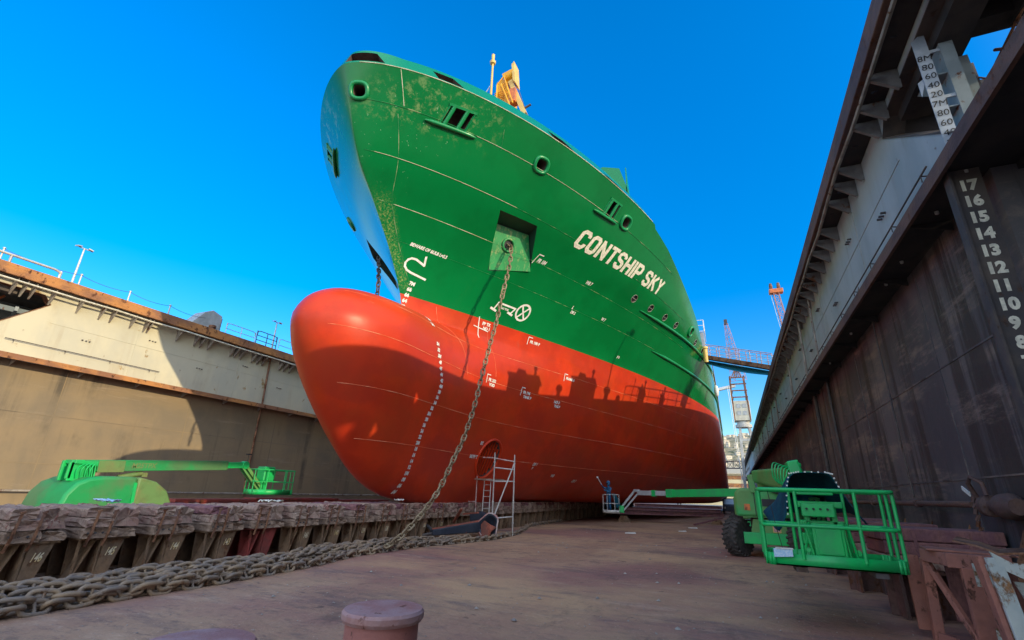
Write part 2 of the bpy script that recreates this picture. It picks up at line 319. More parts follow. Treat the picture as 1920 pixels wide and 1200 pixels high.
# ================================================================ dock walls
CW = -12.25
Y1 = 150.0
def side_wall(s, near):
    X = lambda u: CW + s * u
    right = s > 0
    root = thing('dock_wall', 'tall right hand dock wall in shade, with draught numerals 8 to 17 on its near end' if right else
                 'long pale left hand dock wall, half sunlit, with the shadow of the bow on it', 'dock wall', (X(16.35), 8, 0))
    inv = Matrix.Translation((-X(16.35), -8, 0))
    def bx(mb, u0, u1, y0, y1, z0, z1):
        a, b = sorted((X(u0), X(u1))); mb.box(a, b, y0, y1, z0, z1)
    def put(mb, name, m, smooth=None, bevel=0):
        o = mb.build(name, m, root, smooth, bevel); o.matrix_parent_inverse = inv; return o
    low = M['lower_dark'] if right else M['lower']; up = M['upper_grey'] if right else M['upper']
    b = MB()
    if right:
        bx(b, 16.35, 16.6, 9.0, Y1, 0.004, 6.6); bx(b, 16.72, 16.95, -12, 8.25, 0.004, 6.6); bx(b, 16.3, 17.1, 8.25, 9.0, 0.004, 6.6)
    else: bx(b, 16.35, 16.6, -12, Y1, 0.004, 6.6)
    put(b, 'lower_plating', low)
    # butt straps of the plating, raised 12 mm
    b = MB()
    yy = 12.0
    while yy < 120:
        bx(b, 16.338, 16.36, yy, yy + 0.035, 0.3, 6.45); yy += 6.1
    for zz in (2.3, 4.4): bx(b, 16.34, 16.36, 9.1 if right else -10, 140, zz, zz + 0.03)
    put(b, 'plating_seam', low)
    # mid height flange with its underside and brackets
    b = MB(); bx(b, 15.68, 16.4, -12, Y1, 6.62, 6.70); (bx(b, 16.4, 17.0, -12, 9.4, 6.62, 6.70) if right else None)
    put(b, 'flange_plate', M['shadesteel'] if right else M['rust_orange'])
    b = MB(); bx(b, 15.62, 15.68, -12, Y1, 6.5, 6.74)
    put(b, 'flange', M['rustdark'] if right else M['rust_orange'], bevel=0)
    b = MB(); yy = -9.4
    brk = MB(); brk.prism([(0, 6.61), (0.66, 6.61), (0.66, 6.42)] if right else [(0, 6.61), (-0.66, 6.61), (-0.66, 6.3)], 0, 0.03)
    me = brk.mesh('flange_bracket', M['shadesteel'] if right else M['bracket'])
    for k in range(44):
        yb = -8 + k * 2.55
        if right and yb < 9.5: continue
        o = bpy.data.objects.new('flange_bracket', me); COL.objects.link(o); o.parent = root; o.matrix_parent_inverse = inv; o.location = (X(15.68), yb, 0)
    # upper plating with the slanted end of the open bay
    e0 = 11.04 if right else 10.39; b = MB()
    ul, uh = sorted((X(16.15), X(16.3)))
    z9 = 9.42 if right else 9.34
    b.prism([(7.45, 6.74), (Y1, 6.74), (Y1, 9.97), (-11, 9.97), (-11, 9.72), (e0 - 0.32, 9.72), (e0, z9)], ul, uh, 'x')
    put(b, 'upper_plating', up)
    b = MB()
    for (yq, zq, yr, zr_) in ((7.45, 6.74, e0, z9), (e0, z9, e0 - 0.32, 9.72), (e0 - 0.32, 9.72, -11, 9.72)):
        b.beam((X(16.3), yq, zq), (X(16.3), yr, zr_), 0.5, 0.035, (1, 0, 0)) if False else b.beam((X(16.33), yq, zq), (X(16.33), yr, zr_), 0.025, 0.4, (s, 0, 0))
    put(b, 'opening_coaming', M['darksteel'] if right else M['rusty'])
    b = MB(); bx(b, 16.138, 16.16, 10.6, 140, 8.52, 8.545)
    for yy in (14.3, 20.4, 26.6, 33, 39.2, 45, 52, 58.5, 66, 73, 81, 90, 100): bx(b, 16.138, 16.16, yy, yy + 0.02, 6.8, 9.9)
    put(b, 'upper_seam', up)
    # thin pipe rail on hooks above the flange
    zr0, zr1 = (7.52, 7.52) if right else (7.4, 7.4)
    b = MB(); ya, yb = (9.4, 90) if right else (9.3, 15.8)
    b.tube([(X(16.05), ya, zr0), (X(16.05), yb, zr1)], 0.018, 6)
    yy = ya + 0.3
    while yy < yb: b.tube([(X(16.05), yy, zr0), (X(16.15), yy, zr0 - 0.02)], 0.014, 5); b.tube([(X(16.05), yy, zr0), (X(16.05), yy, zr0 - 0.13)], 0.012, 5); yy += 1.9
    put(b, 'pipe_rail', M['darksteel'])
    b = MB()   # little paired lugs welded on the panel
    for k in range(26):
        yy = 12 + k * 2.9
        for zz in (8.95,) if k % 2 else (8.1,):
            for d in (0, 0.16, 0.3): b.beam((X(16.05), yy + d, zz), (X(16.16), yy + d, zz), 0.05, 0.035)
    put(b, 'lug', M['darksteel'])
    # walkway: deck plate, edge beam, rail strip and brackets
    b = MB()
    if right:
        bx(b, 15.7, 15.84, -12, Y1, 9.98, 10.12); bx(b, 15.95, 17.2, -12, Y1, 9.98, 10.12)
        ya_ = -12.0
        for k_, ys_k in enumerate([8.7, 10.1, 10.75, 11.9, 13.05, 13.9, 15.1, 16.4, 17.2, 18.1] + [19.1 + .93 * q for q in range(34)]):
            g_ = .05 + .05 * ((k_ * 7) % 3) / 2; bx(b, 15.84, 15.95, ya_, ys_k, 9.98, 10.12); ya_ = ys_k + g_
        bx(b, 15.84, 15.95, ya_, Y1, 9.98, 10.12)
        bx(b, 17.2, 20.6, -12, 8.87, 9.98, 10.12); bx(b, 17.2, 20.6, 10.7, Y1, 9.98, 10.12)
        bx(b, 18.9, 20.6, 8.87, 10.7, 9.98, 10.12)
    else: bx(b, 15.7, 20.6, -12, Y1, 9.98, 10.12)
    put(b, 'walkway_deck', M['shadesteel'] if right else M['darksteel'])
    b = MB(); bx(b, 15.55, 15.7, -12, Y1, 10.02, 10.52)
    put(b, 'edge_beam', M['rustdark'] if right else M['rust_orange'], bevel=0.02)
    b = MB(); pts = []
    rr = random.Random(5)
    for k in range(90): pts.append((X(15.63) + rr.uniform(-0.03, 0.03), -10 + k * 1.75, 9.86 + rr.uniform(-0.03, 0.03)))
    b.tube(pts, 0.045, 6); put(b, 'guard_pipe', M['bracket'] if right else M['cream'], 60)
    b = MB()
    sg = 1 if right else -1; BZ = 9.5 if right else 9.32
    b.prism([(0, 9.9), (0, 9.84), (sg * 0.42, BZ), (sg * 0.48, BZ), (sg * 0.5, 9.97), (0.02 * sg, 9.97)], 0, 0.03)
    b.prism([(0.0, 9.82), (sg * 0.43, BZ - .03), (sg * 0.43, BZ), (0, 9.85)], -0.02, 0.05)
    me = b.mesh('walkway_bracket', M['bracketdark'] if right else M['bracket'])
    if right: ylist = [-3.2, -1.1, 0.9, 2.8, 4.9, 6.4, 7.6, 9.57, 10.45, 11.05, 12.71, 13.43, 14.3, 15.97, 16.76, 17.54] + [18.5 + k * 0.93 for k in range(80)]
    else: ylist = [6.2, 7.4, 8.86, 9.2, 9.52, 10.25, 11.36, 12.31, 12.8, 13.75, 14.42, 14.6, 16.2, 17.25, 17.6, 18.1, 19.6, 19.9, 20.3, 21.2, 21.6, 22, 23.4, 23.8, 24.3] + [25.5 + k * 1.4 for k in range(30)]
    for yb in ylist:
        o = bpy.data.objects.new('walkway_bracket', me); COL.objects.link(o); o.parent = root; o.matrix_parent_inverse = inv; o.location = (X(15.66), yb, 0)
    # outer wall and bulkheads of the wing tank
    b = MB(); bx(b, 20.3, 20.5, 12 if right else -12, Y1, 0.004, 9.97)
    for yb in ((11.3, 30, 60, 149.7) if right else (-11.5, 12.5, 30, 60, 149.7)): bx(b, 16.3, 20.3, yb, yb + 0.12, 0.004 if yb > 100 else 6.7, 9.97)
    bx(b, 16.6, 20.3, -12, Y1, 6.5, 6.6)
    put(b, 'bulkhead', M['shadesteel'] if right else M['upper_grey'])
    b = MB(); bx(b, 16.35, 16.85, -11, 10.6 if right else 9.2, 9.45, 9.97)
    if right:
        bx(b, 17.4, 17.75, -11, 8.7, 9.5, 9.97); bx(b, 16.36, 20.2, 8.45, 8.85, 9.6, 9.975)
    else:
        for yb in (3, 5.5, 8): bx(b, 16.4, 20.2, yb, yb + 0.25, 9.55, 9.975)
    put(b, 'deck_girder', M['shadesteel'] if right else M['darksteel'])
    # horizontal service pipe near the floor
    b = MB(); z = 1.86 if right else 1.15; r_ = 0.06 if right else 0.05
    b.tube([(X(16.15), 11.6 if right else -10, z), (X(16.15), 13 if right else 30, z), (X(16.15), 110, z)], r_, 10)
    for k in range(24): b.tube([(X(16.15), -6 + k * 4.1, z), (X(16.15), -5.9 + k * 4.1, z)], r_ * 1.5, 10)
    put(b, 'service_pipe', M['rustdark'] if right else M['bracket'], 50)
    return root, X, put, bx
rootR, XR, putR, bxR = side_wall(1, True)
rootL, XL, putL, bxL = side_wall(-1, True)
# ---- right wall: frame post, gauge plate with metric scale, gauge board with numerals
b = MB()
b.box(4.15, 4.18, 8.6, 9.1, 6.72, 9.45); b.box(4.18, 4.7, 9.06, 9.1, 6.72, 9.45); b.box(4.18, 4.34, 8.6, 8.63, 6.72, 9.45)
for zz in (7.4, 8.1, 8.8): b.box(4.02, 4.15, 8.62, 8.9, zz, zz + 0.025)
b.prism([(9.1, 9.44), (9.9, 9.44), (9.1, 8.7)], 4.2, 4.24, 'x')
putR(b, 'frame_post', M['greysteel'])
b = MB()
b.box(4.9, 5.2, 9.95, 10.25, 6.6, 9.975)
putR(b, 'inner_post', M['darksteel'])
b = MB(); b.prism([(3.80, 7.0), (4.0, 7.0), (4.0, 9.78), (3.80, 9.62)], 8.60, 8.615); b.box(3.9, 4.2, 8.616, 8.64, 8.3, 8.36); b.box(3.9, 4.2, 8.616, 8.64, 9.3, 9.36); b.prism([(3.72, 8.42), (3.8, 8.66), (3.8, 8.78), (3.72, 8.72)], 8.62, 8.63)
gp = putR(b, 'gauge_plate', M['plate'])
for k, s_ in enumerate(['8M', '80', '60', '40', '20', '7M', '80', '60', '40', '20']):
    b = MB(); put_text(b, s_, lambda u, v, k=k: (3.90 + u, 8.592, 9.14 - 0.2 * k + v), size=0.17, align='CENTER', shear=0.1)
    putR(b, 'scale_numeral', M['black'])
b = MB(); b.box(3.53, 3.9, 8.18, 8.25, 2.4, 6.61); b.box(3.5, 3.53, 8.12, 8.31, 2.4, 6.61)
putR(b, 'gauge_board', M['darksteel'])
for n in range(17, 6, -1):
    b = MB(); z = 6.27 - 0.272 * (17 - n)
    put_text(b, str(n), lambda u, v, z=z: (3.71 + u, 8.172, z - 0.02 + v), size=0.235, bold=0.013, align='CENTER', sx=0.95)
    putR(b, 'draught_numeral', M['cream'])
# small bright fixings under the flange, vertical pipes, pipe end at the near end
b = MB()
for yy in (8.2, 9.4, 11.4, 12.6, 15, 16.4, 20): b.lathe([(0.035, 0), (0.03, -0.05), (0.01, -0.06)], (3.75, yy, 6.6), n=8)
putR(b, 'bolt', M['galv'])
b = MB()
for (y, r_) in ((24.8, 0.05), (21.5, 0.035)):
    b.tube([(3.7, y, 9.9), (3.7, y, 6.9)], r_, 8); b.tube([(3.6, y - 0.2, 9.95), (3.68, y - 0.1, 9.95), (3.7, y, 9.8)], r_, 8)
for y in (31, 41, 46, 53, 61, 70): b.tube([(3.75, y, 9.9), (3.75, y, 6.75)], 0.05, 6)
putR(b, 'drain_pipe', M['bracket'], 50)
b = MB()
for (y, r_) in ((26.1, 0.09), (22.7, 0.06), (15.2, 0.02)): b.tube([(4.02, y, 6.5), (4.02, y, 2.0)], r_, 8)
putR(b, 'vertical_pipe', M['darksteel'], 50)
b = MB()
b.lathe([(0.1, 11.4), (0.1, 11.1), (0.17, 11.1), (0.17, 10.95), (0.1, 10.9), (0.09, 10.75), (0.13, 10.7), (0.19, 10.5), (0.2, 10.3), (0.12, 10.1)], (3.92, 0, 1.84), 'y', 16)
b.tube([(3.85, 11.2, 1.95), (3.75, 11.15, 2.2), (3.75, 11.0, 2.3), (3.85, 10.9, 2.2), (3.85, 10.85, 2.0)], 0.035, 8)
for k in range(7): b.tube([(3.8 + 0.03 * (k % 2), 11.2 + 0.02 * k, 2.0 - 0.1 * k), (3.78, 11.23 + 0.02 * k, 1.9 - 0.1 * k)], 0.03, 6)
putR(b, 'pipe_valve', M['rustdark'], 50)
b = MB(); b.hexa([(3.8, 11.62, 2.1), (3.82, 11.62, 2.1), (3.82, 11.36, 1.99), (3.8, 11.36, 1.99), (3.8, 11.62, 2.17), (3.82, 11.62, 2.17), (3.82, 11.36, 2.06), (3.8, 11.36, 2.06)]); putR(b, 'tag_plate', M['white'])
# angled floor knees against the wall
b = MB()
for yy in (7.0, 8.6, 10.6, 12.6, 14.6, 16.6): b.prism([(4.1, 1.5), (4.1, 0.0), (3.5, 0.0)], yy, yy + 0.05)
putR(b, 'wall_knee', M['rusty'])
# ---- left wall extras
b = MB()
b.tube([(-28.3, 22.6, 10.1), (-28.35, 22.6, 9.7), (-28.25, 22.62, 6.4), (-28.4, 22.7, 5.9), (-28.4, 22.7, 1.0)], 0.06, 8)
b.tube([(-28.15, 22.3, 10.2), (-28.2, 22.4, 9.9), (-28.3, 22.6, 9.6)], 0.05, 8)
putL(b, 'drain_pipe', M['rusty'], 50)
b = MB(); rr = random.Random(9)
for k in range(9):
    y0 = 2 + rr.uniform(0, 6); b.beam((-28.9 - rr.uniform(0, 2), y0, 7.0 + rr.uniform(0, 0.3)), (-29.1 - rr.uniform(0, 2.4), y0 + rr.uniform(0.5, 3.5), 9.6), 0.09, 0.09)
putL(b, 'inner_brace', M['orange'])
b = MB()
for k in range(7): b.beam((-28.95, 3.5 + k * 1.0, 9.2 - 0.05 * k), (-32, 4.4 + k * 1.0, 9.0), 0.12, 0.2)
b.beam((-29.2, 2, 8.6), (-29.2, 10.2, 8.9), 0.15, 0.22); b.beam((-30.2, 2, 8.9), (-30.2, 10.2, 9.1), 0.15, 0.2)
putL(b, 'inner_frame', M['greysteel'])
# ================================================================ things on the wing decks
def lamp(x, y, z0, h, label, twin=True, big=False):
    t = thing('lamp_post', label, 'lamp post', (x, y, z0), 0, 'floodlight posts along the dock decks')
    b = MB(); b.tube([(0, 0, 0), (0, 0, h * 0.55), (0, 0, h)], [0.055, 0.05, 0.035], 8); b.lathe([(0.13, 0), (0.13, 0.02)], n=12); b.build('post', M['galv'], t, 50)
    b = MB(); b.beam((0, -0.22, h), (0, 0.22, h), 0.05, 0.04); b.build('crossarm', M['galv'], t)
    for s in ((-1, 1) if twin else (1,)):
        k = 2.2 if big else 1
        b = MB(); b.beam((0, s * 0.16, h + 0.06), (0.06, s * (0.16 + 0.2 * k), h + 0.0), 0.2 * k, 0.06 * k); b.build('floodlight', M['coverglass'], t, bevel=0.01)
    return t
lamp(-28.45, 10.85, 10.1, 2.45, 'tall twin floodlight post on the sunlit left dock deck, near the picture edge')
lamp(-28.45, 22.6, 10.1, 2.5, 'small twin floodlight post on the shaded left dock deck beside the railing')
lamp(5.6, 25.9, 10.1, 4.6, 'lone floodlight post on the right dock deck, seen by its shadow on the hull', False, True)
def guard(x0, y0, y1, zb, n, h=1.0, label='', pr=0.022, mids=(0.5,), m='galv', gname='guard rails along the dock decks', rz=0):
    t = thing('guard_rail', label, 'railing', (x0, y0, zb), rz, gname); L_ = y1 - y0
    b = MB(); b.tube([(0, 0, h * 0.6), (0, 0.05, h - 0.05), (0, 0.25, h), (0, L_ - 0.25, h), (0, L_ - 0.05, h - 0.05), (0, L_, h * 0.6)], pr * 1.2, 8); b.build('top_rail', M[m], t, 60)
    for q in mids: b = MB(); b.tube([(0, 0, h * q), (0, L_, h * q)], pr, 6); b.build('mid_rail', M[m], t, 60)
    for k in range(n): b = MB(); yk = L_ * k / (n - 1); b.tube([(0, yk, 0), (0, yk, h)], pr * 1.1, 6); b.build('post', M[m], t, 60)
    return t
guard(-28.1, 6.6, 10.2, 10.52, 3, 0.42, 'low white pipe rail on the sunlit left deck edge, below the floodlight post', 0.05, ())
guard(-28.1, 18.8, 20.9, 10.52, 3, 0.75, 'grey pipe railing on the left deck just past the vent housing', 0.02)
guard(-28.1, 21.0, 22.6, 10.52, 3, 0.95, 'dark gate-like railing on the left deck beside the smaller floodlight', 0.025, (0.33, 0.66), 'darksteel')
guard(-28.1, 22.8, 32, 10.52, 6, 0.9, 'far grey railing on the left deck running behind the red bulb', 0.02)
guard(3.75, 28.5, 40, 10.52, 8, 1.0, 'railing on the right dock deck that throws its shadow on the hull', 0.03)
ys_p = [8.1, 11.0, 13.2, 15.3]
pm = None
for k, y in enumerate(ys_p):
    t = thing('stanchion', ['low stanchion beside the white pipe rail on the left deck', 'stanchion just right of the tall floodlight post on the left deck', 'stanchion alone on the orange left deck edge, midway to the vent housing',
        'stanchion nearest the vent housing on the left deck'][k], 'stanchion', (-28.15, y, 10.5), 0, 'chain stanchions on the left deck')
    b = MB(); b.tube([(0, 0, 0), (0, 0, 0.62)], 0.035, 8); b.lathe([(0.06, 0.62), (0.06, 0.66), (0.02, 0.68)], n=10)
    b.build('post', M['galv'], t, 50)
b = MB()
for a, c in zip(ys_p, ys_p[1:] + [17.4]): b.tube([(-28.15, a + (c - a) * q / 8, 11.1 - 0.5 * (q / 8) * (1 - q / 8)) for q in range(9)], 0.012, 5)
tag(b.build('guard_chain', M['darksteel'], smooth=60), 'thin sagging safety chain strung between stanchions on the left deck', 'chain')
t = thing('vent_housing', 'grey boxy vent housing with a sloping top on the left dock deck', 'vent', (-29, 17.9, 10.12))
b = MB(); b.prism([(-0.95, 0), (0.75, 0), (0.75, 1.55), (0.1, 1.75), (-0.35, 1.5), (-0.95, 0.7)], -0.5, 0.5, 'x'); b.build('casing', M['coverglass'], t, bevel=0.03)
b = MB(); b.lathe([(0.16, 0), (0.16, 0.6), (0.2, 0.62), (0.2, 0.75)], (0.62, 0.2, 0), n=12); b.build('pipe_stub', M['rusty'], t, 50)
b = MB(); b.box(-0.52, 0.52, 0.74, 0.78, 0.2, 1.4); b.build('louvre_panel', M['greysteel'], t)
t = thing('signal_board', 'small grey notice board on a post, on the left deck beside the red bulb', 'sign', (-28.3, 25.2, 10.12))
b = MB(); b.tube([(0, 0, 0), (0, 0, 1.3)], 0.03, 8); b.build('post', M['galv'], t); b = MB(); b.box(-0.02, 0.02, -0.2, 0.22, 0.7, 1.7); b.build('board', M['white'], t)
for i, (x, y, lx, ly, h, lab) in enumerate(((4.9, 18.4, 1.2, 2.3, 1.5, 'wide winch house on the right dock deck, casting the first step of shadow'),
        (4.9, 23.6, 1.2, 2.2, 1.7, 'second winch house on the right dock deck, behind the floodlight'), (4.9, 30.5, 1.1, 0.7, 1.5, 'narrow switch cabinet on the right dock deck by the railing'),
        (4.9, 33.8, 1.0, 0.5, 1.3, 'smallest switch cabinet on the right deck, farthest along'))):
    t = thing('deck_cabinet', lab, 'cabinet', (x, y, 10.12), 0, 'cabinets on the right deck')
    b = MB(); b.box(-lx / 2, lx / 2, -ly / 2, ly / 2, 0, h); b.build('casing', M['greysteel'], t, bevel=0.04)
    b = MB(); b.box(-lx / 2 - 0.1, lx / 2 + 0.1, -ly / 2 - 0.1, ly / 2 + 0.1, h, h + 0.06); b.build('roof', M['greysteel'], t)
    b = MB(); b.prism([(-ly * .32, h + .06), (ly * .1, h + .06), (ly * .02, h + .34), (-ly * .22, h + .4)], -lx * .3, lx * .3, 'x'); b.lathe([(.09, h), (.09, h + .55), (.16, h + .58), (.12, h + .7)], (0, ly * .33, 0), n=10); b.build('shadow_roof_vent', M['greysteel'], t)  # roof shapes added to make the cabinets' shadow edge irregular
    b = MB(); b.box(-lx / 2 - 0.02, -lx / 2 + 0.01, -0.3, 0.25, 0.15, h - 0.15); b.build('door', M['coverglass'], t)
for k, (x, y, r_, h, lab) in enumerate(((4.7, 21.4, .22, 1.25, 'stubby mushroom ventilator between the two winch houses on the right deck'), (4.6, 26.2, .3, 1.35, 'fat ventilator past the second winch house on the right deck'),
        (4.7, 27.6, .2, 1.0, 'thin ventilator nearest the deck railing on the right'), (4.7, 29.2, .05, 2.1, 'slim pipe mast leaning beside the right deck railing'), (4.8, 36.5, .06, 2.3, 'slim pipe mast farthest along the right deck railing'))):
    t = thing('shadowcaster' if r_ > .1 else 'shadow_mast', lab, 'shadowcaster' if r_ > .1 else 'mast', (x, y, 10.12), 0, 'unseen fittings added on the right dock deck for their shadows')  # unseen fittings added to break up the deck's shadow edge on the hull
    b = MB(); b.tube([(0, 0, 0), (0, 0.02, h * .6), (0, .12 if r_ < .1 else 0, h)], [r_ * .7, r_ * .7, r_ * .7], 10); b.build('trunk', M['greysteel'], t, 50)
    b = MB(); b.lathe([(r_, h - .18), (r_ * 1.25, h - .1), (r_ * 1.1, h + .05), (r_ * .4, h + .12)], (0, .12 if r_ < .1 else 0, 0), n=14); b.build('cowl', M['greysteel'], t, 50)
# scaffold poles seen through the deck opening top right
t = thing('pole_scaffold', 'brown scaffold poles showing through the opening at the top right', 'scaffold', (5.2, 9, 6.6))
inv = Matrix.Translation((-5.2, -9, -6.6))
for P_, Q_, r_ in (((5.2, 8.2, 9.54), (5.2, 10.3, 9.27), 0.025), ((5.25, 8.3, 9.4), (5.2, 10.0, 9.28), 0.04), ((5.15, 8.35, 9.3), (5.25, 8.85, 9.66), 0.035), ((5.2, 10.18, 10.35), (5.2, 10.05, 9.3), 0.035),
        ((5.2, 10.36, 10.05), (5.2, 9.6, 9.2), 0.018), ((5.1, 10.6, 9.66), (5.25, 9.94, 9.27), 0.04), ((5.2, 9.3, 9.6), (5.25, 8.95, 9.25), 0.03), ((5.22, 9.9, 9.3), (5.22, 9.9, 6.6), 0.03)):
    b = MB(); b.tube([P_, Q_], r_, 8); o = b.build('pole', M['rusty'], t, 50); o.matrix_parent_inverse = inv
# ================================================================ the ship
CX = -11.9
STEM = pchip([1.27,1.6,2.2,3.1,3.9,5.4,6.3,7.0,7.6,8.1,8.5,8.68,8.8,9.0,9.5,11,12.6,14.1,15.8,17.4],
             [16.6,15.0,13.75,12.7,11.95,10.85,10.4,10.25,10.5,11.1,12.3,13.6,15.2,15.15,14.95,14.0,12.65,11.35,10.5,9.85])
HST = pchip([1.27,3,5,7,8.8],[19,17.8,16.8,16.0,15.2])
LEN = pchip([1.27,5,9.5,12.6,14.1,15.8,17.4],[55,46,40,37,34.5,31.5,28])
NN = pchip([1.27,9.5,12.6,14.1,17.4],[1.7,1.7,1.82,1.92,2.0])
MM = pchip([1.27,9.5,11.0,12.6,14.1,15.8,17.4],[.95,1.0,1.05,1.13,1.26,1.42,1.6])
BW = pchip([1.27,2,3,4,5,6,7,7.6,8.1,8.5,8.68,8.8],[.45,.8,1.1,1.4,1.68,1.88,1.95,1.85,1.55,1.05,.6,0])
BL = pchip([1.27,5,8,8.8],[2.2,3.0,3.6,3.2])
RB = pchip([14,22,35,50],[7.5,6.5,3.2,2.2])
BM = 11.4; KN = 17.05; QTOP = 18.05
def shs(y): return .06 * min(25, y - 10)
def zeta(y, z):
    if z <= 9.5: return z
    s = shs(y); return (z - 9.5 * s / 8) / (1 - s / 8)
def zreal(y, q):
    if q <= 9.5: return q
    s = shs(y); return q * (1 - s / 8) + 9.5 * s / 8
def stemy(q): return STEM(q) if q <= KN else STEM(KN) + .35 * (q - KN)
def halfq(y, q):
    off = 0; z0 = q
    if q > KN: off = .35 * (q - KN); z0 = KN; y -= off
    ys = HST(z0) if z0 < 8.8 else STEM(z0)
    t = max(0., min(1., (y - ys) / LEN(z0)))
    bh = BM * (1 - (1 - t) ** NN(z0)) ** (1 / MM(z0))
    r = RB(y); zr = z0 - 1.27
    if zr < r:
        k0 = max(.06, 1 - r / max(bh, .01)); bh *= k0 + (1 - k0) * math.sqrt(max(0, 1 - (1 - zr / r) ** 2))
    if z0 < 8.8:
        s = max(0., min(1., (y - STEM(z0)) / BL(z0)))
        bb = BW(z0) * math.sqrt(1 - (1 - s) ** 2) * max(0, 1 - max(0, y - 26) / 14)
        bh = (bh ** 3 + bb ** 3) ** (1 / 3)
    return max(0., bh - off * min(1, max(0, y - ys)))
def half(y, z): return halfq(y, zeta(y, z))
def hp(y, z, e=0.0, side=1):      # point on the port (side=1) or starboard shell, lifted e along the normal
    b = half(y, z); d = 0.05
    by = (half(y + d, z) - half(y - d, z)) / (2 * d); bz = (half(y, z + d) - half(y, z - d)) / (2 * d)
    n = Vector((1, -by, -bz)).normalized()
    return Vector((CX + side * (b + n.x * e), y + n.y * e, z + n.z * e))
def hn(y, z, side=1):
    return (hp(y, z, 1, side) - hp(y, z, 0, side)).normalized()
def paint_extra(green):
    def f(t, P, c, noise, ramp, mix, mul):
        N = t.nodes; L = t.links
        sp = N.new('ShaderNodeSeparateXYZ'); tc = N.new('ShaderNodeTexCoord'); L.new(tc.outputs['Object'], sp.inputs[0])
        def mth(op, a, b_=None, c_=None):
            n = N.new('ShaderNodeMath'); n.operation = op
            for i, v in enumerate((a, b_, c_)):
                if v is None: continue
                if isinstance(v, (int, float)): n.inputs[i].default_value = v
                else: L.new(v, n.inputs[i])
            return n.outputs[0]
        X_, Y_, Z_ = sp.outputs
        def band(v, c0, w_, sft):  # smooth bump around c0
            d = mth('ABSOLUTE', mth('SUBTRACT', v, c0)); return mth('SUBTRACT', 1.0, ramp(d, w_, w_ + sft))
        if green:
            # scuffed patches: around the first roller fairlead, down the stem and on the hawse plate
            zone = mul(band(Y_, 12.6, 0.9, 1.6), band(Z_, 16.1, 0.45, 0.8))
            m1 = mul(zone, ramp(noise(2.6, (1, 1, 1), 10, 0.72, 5), 0.5, 0.66))
            c = mix(c, (0.27, 0.36, 0.15), mul(m1, 0.6))
            zone = mul(band(Y_, 11.9, 0.9, 1.2), band(Z_, 15.3, 1.0, 1.6))
            c = mix(c, (0.3, 0.5, 0.33), mul(mul(zone, ramp(noise(7, d=3, off=15), 0.67, 0.71)), 0.55))
            # anchor chain wear just behind the stem
            e = mth('ADD', Y_, mth('MULTIPLY', Z_, 0.72))     # stem line: y + 0.72 z about constant
            zone = mul(band(e, 21.98, 0.10, 0.38), mul(ramp(Z_, 9.5, 9.9), mth('SUBTRACT', 1.0, ramp(Z_, 12.2, 13.2))))
            c = mix(c, (0.42, 0.44, 0.14), mul(mul(zone, ramp(noise(13, d=10, ro=0.8, off=25), 0.47, 0.64)), 0.65))
        else:
            c = mix(c, tuple(v * 0.72 for v in (0.62, 0.075, 0.016)), mul(ramp(noise(0.5, off=3), 0.4, 0.7), 0.6))
            c = mix(c, (0.42, 0.035, 0.02), mul(ramp(noise(0.25, (1, 1, 2.2), 3, 0.5, 63), 0.5, 0.56), 0.35))
            c = mix(c, (0.72, 0.16, 0.07), mul(ramp(noise(3.5, (1, 0.3, 1.5), 10, 0.8, 73), 0.62, 0.7), 0.5))
            c = mix(c, (0.30, 0.11, 0.08), mul(ramp(noise(1.6, (1, 1, 0.35), 9, 0.7, 13), 0.62, 0.8), 0.5))
        return c
    return f
M['hgreen'] = mat('hull_green_gloss', (0.002, 0.175, 0.043), 0.16, (0.002, 0.15, 0.036), 0.35, spec=0.35, bump=0.35, bscale=0.45, extra=paint_extra(True))
M['hred'] = mat('hull_red_antifouling', (0.62, 0.044, 0.010), 0.36, (0.50, 0.034, 0.010), 0.6, spec=0.28, bump=0.35, bscale=0.5, extra=paint_extra(False))
M['hteal'] = mat('bulwark_green_gloss', (0.008, 0.23, 0.09), 0.14)
M['hdark'] = mat('opening_inside', (0.09, 0.062, 0.06), 0.75, (0.13, 0.085, 0.07), 2.0, dirt=0.4)
M['hgreen2'] = mat('fitting_green', (0.005, 0.24, 0.075), 0.28, (0.10, 0.3, 0.12), 6, fac=(0.6, 0.8))
M['scuffed'] = mat('scuffed_green_plate', (0.01, 0.25, 0.07), 0.4, (0.02, 0.3, 0.09), 1.0, rust=0.0,
    extra=lambda t, P, c, noise, ramp, mix, mul: mix(c, (0.33, 0.40, 0.16), mul(ramp(noise(5, (1, 1, 0.45), 10, 0.75, 5), 0.5, 0.66), 0.75)))
M['recess'] = mat('pocket_inside_shade', (0.012, 0.05, 0.04), 0.5)  # hull green darkened: shadow inside the hawse pocket put into the colour
ship = thing('container_ship', 'huge cargo ship with green topsides and red bulbous bow, standing on the keel blocks', 'ship', (CX, 15, 1.27))
SINV = Matrix.Translation((-CX, -15, -1.27))
def sp_(o): o.parent = ship; o.matrix_parent_inverse = SINV; return o
